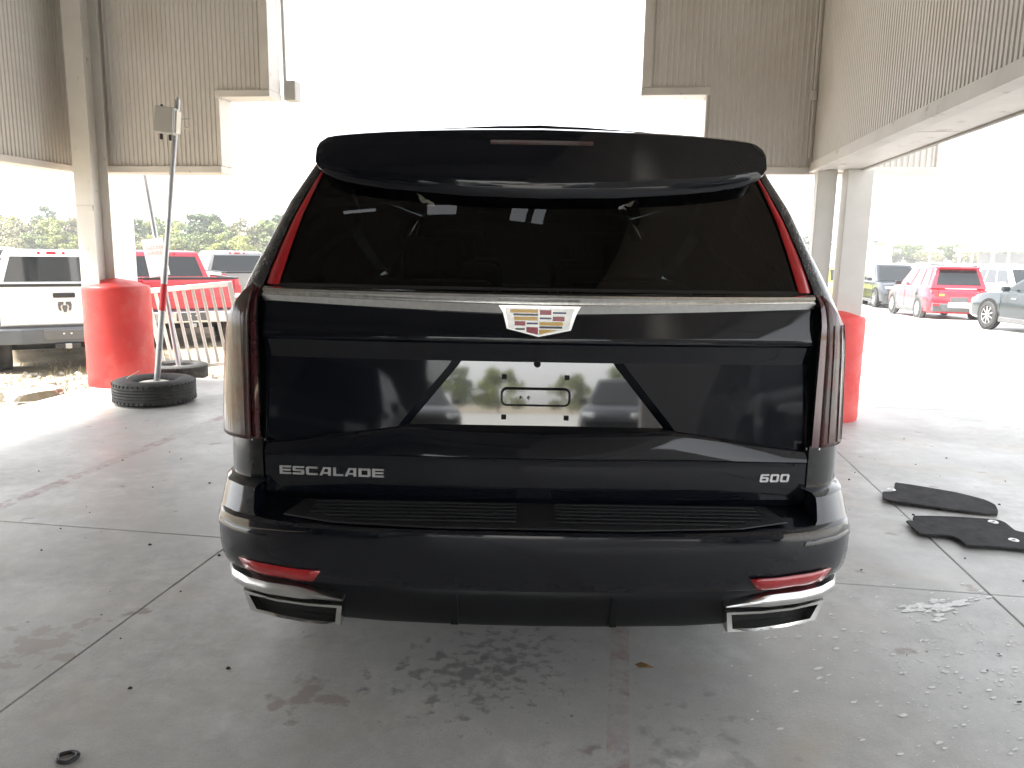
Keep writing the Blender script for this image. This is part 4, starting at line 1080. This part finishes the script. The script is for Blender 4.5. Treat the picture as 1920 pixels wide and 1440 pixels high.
for row, (y0, x0, n_) in enumerate(((26, -11.2, 7), (34, -13.5, 9), (44, -17.5, 11))):
    for k_ in range(n_):
        x = x0 - k_ * 2.75; y = y0 + k_ * .9 + r2.uniform(-.3, .3)
        put(r2.choice([0, 1, 2, 3, 4, 4, 0, 6, 5, 8]), x, y, R(34 + r2.uniform(-3, 3)), ORD[k_] + ' from the right in the ' + RW[row] + ' row below the left trees', 'cars parked below the left trees')
for row, (y0, x0, n_) in enumerate(((41, 20.5, 8), (52, 25.5, 10), (66, 33, 12))):
    for k_ in range(n_):
        x = x0 + k_ * 2.8; y = y0 - k_ * .4 + r2.uniform(-.3, .3)
        put(r2.choice([0, 4, 4, 0, 1, 3, 4, 6, 2]), x, y, R(172 if row % 2 else -8), ORD[k_] + ' from the left in the ' + RW[row] + ' row across the right lot', 'cars parked on the right lot')
# two cars standing behind the photographer (they show in the paintwork)
make_car('black_sedan', 'black sedan standing outside behind the photographer, seen as a reflection left of the plate recess', 'car', (-2.6, -17.6, ground_h(-2.6, -17.6)), R(-15), 'sedan', M_PBLACK)
make_car('dark_crossover', 'dark crossover standing outside behind the photographer, seen as a reflection right of the plate recess', 'car', (2.9, -17.4, ground_h(2.9, -17.4)), R(14), 'crossover', M_PNAVY)

make_car('queued_sedan', 'black sedan queued under the canopy behind the photographer, reflected in the left of the tailgate', 'car', (-3.3, -7.4, .0), R(-6), 'sedan', M_PBLACK)
make_car('queued_utility_car', 'black utility car standing right of the canopy behind the photographer, reflected in the tailgate', 'car', (4.6, -6.4, .0), R(10), 'suv', M_PBLACK)
# ------------------------------------------------------------------ distant structures
M_FARW = pm('far_white_metal', (.74, .74, .73), .6); M_FARG = pm('far_grey_roof', (.42, .42, .42), .6)
t = thing('white_trailer', 'white box trailer far off beside the right canopy column', 'trailer', gpos(29.3, 64), -R(20))
box('trailer_box', (0, 0, 1.95), (4.6, 2.5, 2.1), M_FARW, t, bevel=.04)
box('chassis', (0, 0, .8), (4.4, 1.0, .2), M_GREYP, t)
for x_ in (-1.6, -.8, 1.6):
    wheel(t, 0, 0, .45, .25, 1, M_ALLOY, 5).location = (x_, -1.05, 0); 
for w_ in [c for c in t.children if c.name.startswith('wheel')]: w_.rotation_euler = (0, 0, R(90))
t = thing('far_canopy', 'flat-roofed open shelter far away at the right edge above the cars', 'shelter', gpos(68, 107), -R(12))
box('roof', (0, 0, 3.45), (10.5, 6, .38), M_FARW, t, bevel=.05)
box('ceiling', (0, 0, 3.2), (10.0, 5.6, .08), M_FARG, t)
for x_ in (-4.5, 0, 4.5):
    for y_ in (-2.5, 2.5): box('post', (x_, y_, 1.6), (.22, .22, 3.2), M_FARW, t)
box('rear_wall', (1.2, 2.6, 1.5), (6.5, .15, 3.0), M_FARG, t)
for nm, x, y, h_ in (('light_pole', 40.5, 74, 4.6), ('light_pole', 49.0, 78, 5.4)):
    t = thing(nm, 'thin grey light pole over the right lot, ' + ('left one by the trees' if x < 45 else 'right one in front of the far shelter'), 'pole', gpos(x, y))
    obj('shaft', MB().tube([(0, 0, 0), (0, 0, h_)], [.09, .06], 8), M_GALV, t)
    box('lamp_head', (0, -.3, h_), (.25, .7, .1), M_GALV, t, bevel=.02)

# ------------------------------------------------------------------ trees
def leafmat(name, col):
    mt = pm(name, col, .7, var=.35, vscale=1.3, objrand=.18)
    return mt
M_LEAF = [leafmat('leaf_spring', (.23, .26, .06)), leafmat('leaf_mid', (.145, .185, .06)), leafmat('leaf_dark', (.085, .12, .055)), leafmat('leaf_olive', (.21, .20, .10)), leafmat('leaf_dry', (.27, .225, .14))]
M_BARK = pm('bark', (.11, .085, .065), .9)
def tree_mesh(seed, h, wd, nclump, nleaf, lsize, mat, tall=False):
    rg = np.random.default_rng(seed)
    cl = []
    for k_ in range(nclump):
        a = rg.uniform(0, 2 * np.pi); rr = wd * .5 * np.sqrt(rg.uniform(0, 1)) * (.85 if not tall else .6)
        z = rg.uniform(.28, .95) * h
        if not tall: rr *= np.sqrt(max(.05, 1 - ((z / h - .5) / .55) ** 2))
        cl.append((rr * np.cos(a), rr * np.sin(a), z, rg.uniform(.10, .2) * wd))
    cl = np.array(cl)
    idx = rg.integers(0, nclump, nleaf)
    d = rg.normal(size=(nleaf, 3)); d /= np.linalg.norm(d, axis=1)[:, None]
    rad = cl[idx, 3] * rg.uniform(.45, 1.08, nleaf)
    c = cl[idx, :3] + d * rad[:, None] * np.array([1, 1, .8])
    n = d + rg.normal(scale=.6, size=(nleaf, 3)); n /= np.linalg.norm(n, axis=1)[:, None]
    t1 = np.cross(n, rg.normal(size=(nleaf, 3))); t1 /= np.linalg.norm(t1, axis=1)[:, None]; t2 = np.cross(n, t1)
    s_ = lsize * rg.uniform(.5, 1.3, nleaf)[:, None]
    V = np.stack([c - t1 * s_, c + t2 * s_ * .6, c + t1 * s_, c - t2 * s_ * .6], 1).reshape(-1, 3)
    me = bpy.data.meshes.new('crown'); n_ = nleaf
    me.from_pydata(V.tolist(), [], [(4 * k, 4 * k + 1, 4 * k + 2, 4 * k + 3) for k in range(n_)]); me.update()
    me.materials.append(mat)
    tr = MB().tube([(0, 0, -.3), (.05, 0, h * .3), (.0, .08, h * .62)], [.17 * h / 7, .12 * h / 7, .05], 8)
    for k_ in range(min(7, nclump)):
        p = cl[k_]; tr.tube([(0, 0, h * .28), (p[0] * .5, p[1] * .5, (h * .28 + p[2]) / 2 + .2), (p[0], p[1], p[2])], [.08 * h / 7, .05, .02], 6)
    return me, tr
TP = []
for k_, (h, wd, nc, nl, mi, tall) in enumerate(((6.6, 7.5, 26, 3600, 0, False), (6.8, 7.0, 24, 3400, 1, False), (7.4, 6.0, 20, 3000, 2, True), (6.2, 8.0, 28, 3600, 3, False), (6.6, 6.5, 20, 2400, 4, False), (9.0, 4.6, 18, 2400, 2, True))):
    me, tr = tree_mesh(50 + k_, h, wd, nc, nl, .23, M_LEAF[mi], tall)
    root = thing('tree', 'x', 'tree')
    trunk = obj('trunk', tr, M_BARK, root, smooth=60)
    cr = bpy.data.objects.new('crown', me); COL.objects.link(cr); cr.parent = root
    TP.append([root, False])
KN = ['bright spring-green', 'mid-green', 'dark green', 'olive green', 'brownish half-bare', 'tall dark']
def plant(k_, x, y, s_, rz, label, group, sz=1.0):
    pr = TP[k_]
    if not pr[1]: o = pr[0]; pr[1] = True
    else: o = copy_tree(pr[0])
    o.location = (x, y, -.5); o.rotation_euler = (0, 0, rz); o.scale = (s_, s_, s_ * sz)
    TC[label] = TC.get(label, 0) + 1; n_ = TC[label]
    o['label'] = (ORD[n_ - 1] if n_ <= 14 else 'last') + ' ' + label; o['category'] = 'tree'; o['group'] = group
r3 = random.Random(11); TC = {}
def tx(px, Y): return (px - 960) / FPX * (Y + CAM_D) * 1.0
order_l = [(-40, 5), (0, 4), (25, 0), (58, 3), (92, 5), (84, 0), (118, 0), (140, 3), (165, 4), (205, 1), (262, 2), (292, 0), (318, 1), (345, 0), (372, 2), (398, 2), (425, 1), (452, 3), (480, 3), (512, 1), (545, 2), (580, 0), (620, 1), (670, 2), (730, 1), (800, 3)]
for i_, (px, k_) in enumerate(order_l):
    Y = 96 + r3.uniform(-5, 5) + (9 if k_ == 5 else 0)
    plant(k_, tx(px, Y), Y, r3.uniform(.76, .92) * (1.0 if k_ != 5 else .95), r3.uniform(0, 6.28), KN[k_] + ' tree from the left in the line behind the parked pickups', KN[k_] + ' trees on the left', r3.uniform(.88, 1.0))
for i_ in range(26):   # understorey filling the foot of the line
    px = -60 + i_ * 26; Y = 90 + r3.uniform(-2, 2); k_ = r3.choice([0, 1, 3, 1])
    plant(k_, tx(px, Y), Y, r3.uniform(.5, .62), r3.uniform(0, 6.28), 'low ' + KN[k_] + ' bush from the left below the left tree line', 'low ' + KN[k_] + ' trees on the left', .85)
for i_ in range(22):
    px = 1440 + i_ * 26; Y = 168 + r3.uniform(-8, 8); k_ = r3.choice([1, 2, 2, 5, 3, 1])
    plant(k_, tx(px, Y), Y, r3.uniform(.8, .98), r3.uniform(0, 6.28), KN[k_] + ' tree from the left beyond the right lot', KN[k_] + ' trees on the right', .8)
for i_ in range(13):    # trees behind the photographer
    k_ = r3.choice([0, 1, 2]); plant(k_, -34 + i_ * 5.6 + r3.uniform(-1.5, 1.5), -75 - r3.uniform(0, 9), r3.uniform(.6, .8), r3.uniform(0, 6.28), KN[k_] + ' tree in the row behind the photographer', KN[k_] + ' trees behind the photographer')
for root, used in TP + protos:
    if not used:
        for ch in list(root.children_recursive): bpy.data.objects.remove(ch)
        bpy.data.objects.remove(root)

# ------------------------------------------------------------------ small things on the ground
M_MAT = pm('mat_carpet', (.055, .055, .056), .95, var=.25, vscale=14, bump=.6, bscale=300, spec=.1)
M_RING = pm('mat_grommet', (.62, .62, .6), .4, metal=.6)
def pmat_obj(name, pts, label, rings):
    c = sum((Vector(p) for p in pts), Vector((0, 0))) / len(pts)
    t = thing(name, label, 'floor mat', (c.x, c.y, 0))
    sub = []
    n_ = len(pts)
    for i in range(n_):
        p0, p1, p2, p3 = (Vector(pts[(i + k - 1) % n_]) for k in range(4))
        for t_ in (0, .34, .67):
            q = .5 * ((2 * p1) + (-p0 + p2) * t_ + (2 * p0 - 5 * p1 + 4 * p2 - p3) * t_ ** 2 + (-p0 + 3 * p1 - 3 * p2 + p3) * t_ ** 3)
            sub.append(p1.lerp(p2, t_) * .6 + q * .4)
    mb = MB().prism([(p.x - c.x, p.y - c.y, .008 + .012 * abs(math.sin((p.x + p.y) * 5))) for p in sub], (0, 0, .010))
    obj('carpet', mb, M_MAT, t)
    for x, y in rings:
        obj('grommet', MB().lathe([(.010, .0), (.012, .006), (.022, .007), (.027, .002)], 20, 'Z', (x - c.x, y - c.y, .026)), M_RING, t, smooth=50)
    return t
pmat_obj('floor_mat', [(2.384, 2.574), (2.31, 2.414), (2.364, 2.36), (2.632, 2.242), (2.87, 2.174), (2.948, 2.324), (2.941, 2.426), (2.849, 2.563), (2.713, 2.663), (2.559, 2.758), (2.51, 2.682), (2.469, 2.599)],
         'narrow dark car floor mat lying on the slab, the farther of two', [(2.45, 2.60)])
pmat_obj('floor_mat', [(2.254, 2.018), (2.224, 1.811), (2.375, 1.783), (2.393, 1.723), (2.387, 1.648), (2.541, 1.639), (2.705, 1.606), (2.868, 1.737), (2.821, 1.84), (2.784, 1.883), (2.81, 2.007), (2.799, 2.055), (2.613, 2.085), (2.348, 2.116), (2.311, 2.03)],
         'wider dark car floor mat with two light grommets, the nearer of two', [(2.745, 2.013), (2.679, 1.728)])

# sky glint on the wet slab, put into the colour as white blobs
M_GLINT = pm('painted_glint', (.66, .66, .64), .55, var=.2, vscale=60)
def ragged(c, pts, seed, z):
    return MB().add([(x, y, z) for x, y in pts], [tuple(range(len(pts)))])
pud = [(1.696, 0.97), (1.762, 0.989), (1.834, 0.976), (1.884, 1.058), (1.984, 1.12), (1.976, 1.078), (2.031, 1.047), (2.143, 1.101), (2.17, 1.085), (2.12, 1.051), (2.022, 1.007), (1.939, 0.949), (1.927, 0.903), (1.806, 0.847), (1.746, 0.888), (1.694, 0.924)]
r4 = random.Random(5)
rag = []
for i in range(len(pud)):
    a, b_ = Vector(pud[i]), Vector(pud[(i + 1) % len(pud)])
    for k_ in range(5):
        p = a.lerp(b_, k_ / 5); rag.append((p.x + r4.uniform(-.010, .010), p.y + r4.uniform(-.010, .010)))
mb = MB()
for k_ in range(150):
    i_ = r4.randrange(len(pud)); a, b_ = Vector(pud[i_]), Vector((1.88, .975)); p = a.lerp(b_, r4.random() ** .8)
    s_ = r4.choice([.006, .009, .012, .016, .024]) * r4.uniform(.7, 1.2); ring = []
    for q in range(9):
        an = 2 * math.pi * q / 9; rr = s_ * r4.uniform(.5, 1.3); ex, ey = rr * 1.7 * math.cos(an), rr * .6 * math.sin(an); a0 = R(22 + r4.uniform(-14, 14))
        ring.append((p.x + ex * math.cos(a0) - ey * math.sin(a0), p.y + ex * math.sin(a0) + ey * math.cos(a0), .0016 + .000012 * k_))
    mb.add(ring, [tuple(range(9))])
tag(obj('glint_patch', mb, M_GLINT, weld=False), 'ragged white painted glint on the wet slab right of the exhaust tip', 'spill')
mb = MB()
for k_ in range(1500):  # smaller sky glints on damp concrete, painted as white specks
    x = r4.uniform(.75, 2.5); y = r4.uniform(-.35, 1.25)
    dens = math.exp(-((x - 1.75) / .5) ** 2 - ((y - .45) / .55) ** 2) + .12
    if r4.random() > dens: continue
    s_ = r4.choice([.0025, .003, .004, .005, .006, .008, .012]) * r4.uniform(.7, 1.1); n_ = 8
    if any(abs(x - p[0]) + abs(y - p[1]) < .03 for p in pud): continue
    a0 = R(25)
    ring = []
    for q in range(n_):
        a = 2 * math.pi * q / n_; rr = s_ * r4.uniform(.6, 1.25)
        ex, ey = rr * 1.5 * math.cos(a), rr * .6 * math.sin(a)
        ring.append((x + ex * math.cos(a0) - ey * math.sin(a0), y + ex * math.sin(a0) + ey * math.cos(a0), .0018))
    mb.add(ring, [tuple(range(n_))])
stuff(obj('glint_specks', mb, M_GLINT, weld=False), 'scattered white painted glints on the wet slab', 'painted glint')

# little dark grit and leaves
M_GRIT = pm('grit', (.03, .028, .026), .9)
def pebble(mb, x, y, z, s_, rg):
    vs = []
    for k_ in range(6):
        a = k_ * math.pi / 3; vs.append((x + s_ * rg.uniform(.7, 1.2) * math.cos(a), y + s_ * rg.uniform(.7, 1.2) * math.sin(a), z))
    vs += [(x + s_ * .5 * math.cos(a), y + s_ * .5 * math.sin(a), z + s_ * rg.uniform(.5, .9)) for a in (0, 2.1, 4.2)]
    mb.add(vs, [(0, 1, 6), (1, 2, 7, 6), (2, 3, 7), (3, 4, 8, 7), (4, 5, 8), (5, 0, 6, 8), (6, 7, 8)])
mb = MB()
for k_ in range(170):
    x = r4.uniform(-3.2, 3.4); y = r4.uniform(-.6, 4.2)
    if abs(x - .08) < 1.0 and y > .1: continue
    pebble(mb, x, y, -.001, r4.choice([.003, .004, .005, .007, .010]), r4)
stuff(obj('grit', mb, M_GRIT, weld=False), 'dark specks of grit strewn on the concrete slab', 'grit')
M_DLEAF = pm('dead_leaf', (.22, .13, .05), .8)
lf = MB().add([(0, 0, .002), (.02, .012, .010), (.045, .002, .012), (.07, .0, .004), (.045, -.014, .008), (.02, -.016, .003)], [(0, 1, 5), (1, 2, 4, 5), (2, 3, 4)])
tag(obj('dead_leaf', lf, M_DLEAF, loc=(.47, .45, 0), rz=R(-20), solid=.001), 'small brown dead leaf on the slab near the faded red line', 'leaf')
# crushed black ring at the bottom left
rp = []
for k_ in range(24):
    a = 2 * math.pi * k_ / 24; rp.append([Vector(((.024 + .006 * math.cos(b_ * 2 * math.pi / 8) + .003 * math.sin(3 * a)) * math.cos(a) * 1.15, (.024 + .006 * math.cos(b_ * 2 * math.pi / 8)) * math.sin(a), .006 + .006 * math.sin(b_ * 2 * math.pi / 8) + .002 * math.sin(2 * a))) for b_ in range(8)])
tag(obj('rubber_ring', MB().loft(rp + [rp[0]], True), M_BLACKP, loc=(-1.289, -.13, 0), smooth=60), 'crushed black rubber ring on the slab at the bottom left', 'debris')
M_STAIN = M_CFILL

# rubble and dry grass beyond the slab edge on the left
M_ROCK = pm('rubble_concrete', (.33, .30, .25), .9, var=.2, vscale=5, bump=.6, bscale=20, col2=(.23, .185, .135), c2lo=.5, c2hi=.7, c2scale=4)
def rock_mesh(seed, sx_, sy_, sz_):
    bm = bmesh.new(); bmesh.ops.create_icosphere(bm, subdivisions=3, radius=1)
    o = Vector((seed * 7.3, seed * 3.1, 0))
    for v_ in bm.verts:
        n = v_.co.normalized(); d = 1 + .35 * mnoise.noise(n * 1.3 + o) + .14 * mnoise.noise(n * 3.7 + o)
        c = n * d
        for ax, lim in ((0, .78), (1, .8), (2, .62)):
            c[ax] = max(-lim, min(lim, c[ax]))
        v_.co = Vector((c.x * sx_, c.y * sy_, c.z * sz_))
    me = bpy.data.meshes.new('rock'); bm.to_mesh(me); bm.free(); me.materials.append(M_ROCK); return me
rspots = [(-4.9, 5.55, .28, .22, .13), (-5.05, 6.0, .2, .2, .12), (-5.5, 6.1, .26, .2, .14), (-5.9, 5.9, .3, .24, .16), (-6.4, 6.6, .22, .2, .12), (-5.7, 7.0, .2, .14, .09), (-6.2, 5.4, .2, .22, .13), (-6.9, 6.1, .24, .2, .14),
          (-5.2, 7.4, .15, .12, .08), (-4.4, 7.6, .16, .12, .08), (-3.6, 7.9, .14, .12, .08), (-3.2, 8.3, .2, .14, .09), (-2.8, 7.6, .14, .1, .07), (-3.9, 8.9, .2, .18, .1), (-6.8, 7.6, .18, .15, .1), (-5.0, 8.4, .18, .14, .1)]
rl = random.Random(9); RC = {True: 0, False: 0}
for i_, (x, y, a, b_, c_) in enumerate(rspots):
    me = rock_mesh(i_ + 1, a, b_, c_)
    o = bpy.data.objects.new('rubble_chunk', me); COL.objects.link(o); o.location = (x, y, ground_h(x, y) + c_ * .12); o.rotation_euler = (rl.uniform(-.2, .2), rl.uniform(-.2, .2), rl.uniform(0, 6))
    for p in me.polygons: p.use_smooth = False
    near = x < -4.8 and y < 6.3; RC[near] += 1
    tag(o, ORD[RC[near] - 1] + (' pale concrete chunk of the heap by the slab edge, left of the red drum' if near else ' smaller rubble chunk lying in the dirt beyond the red drum'), 'rubble', 'big rubble by the slab edge' if near else 'small rubble in the dirt')
mb = MB(); 
for k_ in range(900):
    x = rl.uniform(-8, -2.2); y = rl.uniform(4.6, 9.5); u, v = to_uv(x, y)
    if u > -5.35 and v < 6.1: continue
    pebble(mb, x, y, ground_h(x, y) - .02, rl.choice([.015, .02, .03, .045]), rl)
stuff(obj('small_stones', mb, M_ROCK, weld=False), 'small pale stones scattered over the dirt left of the slab', 'stones')
M_STRAW = pm('dry_grass', (.30, .25, .14), .9, var=.3, vscale=2, coords='world')
mb = MB()
for k_ in range(1500):
    x = rl.uniform(-10, -2); y = rl.uniform(5.0, 13); u, v = to_uv(x, y)
    if u > -5.4 and v < 6.15: continue
    if mnoise.noise(Vector((x * .8, y * .8, 1))) < -.05: continue
    z = ground_h(x, y) - .03
    for q in range(4):
        a = rl.uniform(0, 6.28); h_ = rl.uniform(.04, .15); dx, dy = rl.uniform(-.06, .06), rl.uniform(-.06, .06); wv = .004
        mb.add([(x + wv * math.cos(a), y + wv * math.sin(a), z), (x - wv * math.cos(a), y - wv * math.sin(a), z), (x + dx, y + dy, z + h_)], [(0, 1, 2)])
stuff(obj('dry_grass', mb, M_STRAW, weld=False), 'dry straw-coloured grass tufts on the dirt', 'grass')

# ------------------------------------------------------------------ thin spring haze over the yard
hz_m = bpy.data.materials.new('haze_air'); hz_m.use_nodes = True
nt = hz_m.node_tree; nt.nodes.remove(nt.nodes['Principled BSDF'])
pv = nt.nodes.new('ShaderNodeVolumePrincipled'); pv.inputs['Color'].default_value = (.96, .97, 1, 1); pv.inputs['Density'].default_value = .0014
pv.inputs['Anisotropy'].default_value = .2
nt.links.new(pv.outputs[0], nt.nodes['Material Output'].inputs['Volume'])
zmin = -3.0
hb = obj('haze', MB().box((xs[0] / 2 + xs[-1] / 2, ys[0] / 2 + ys[-1] / 2, 5.0), (xs[-1] - xs[0] + 20, ys[-1] - ys[0] + 20, 14.0)), hz_m)
stuff(hb, 'thin pale haze hanging over the whole yard', 'haze')
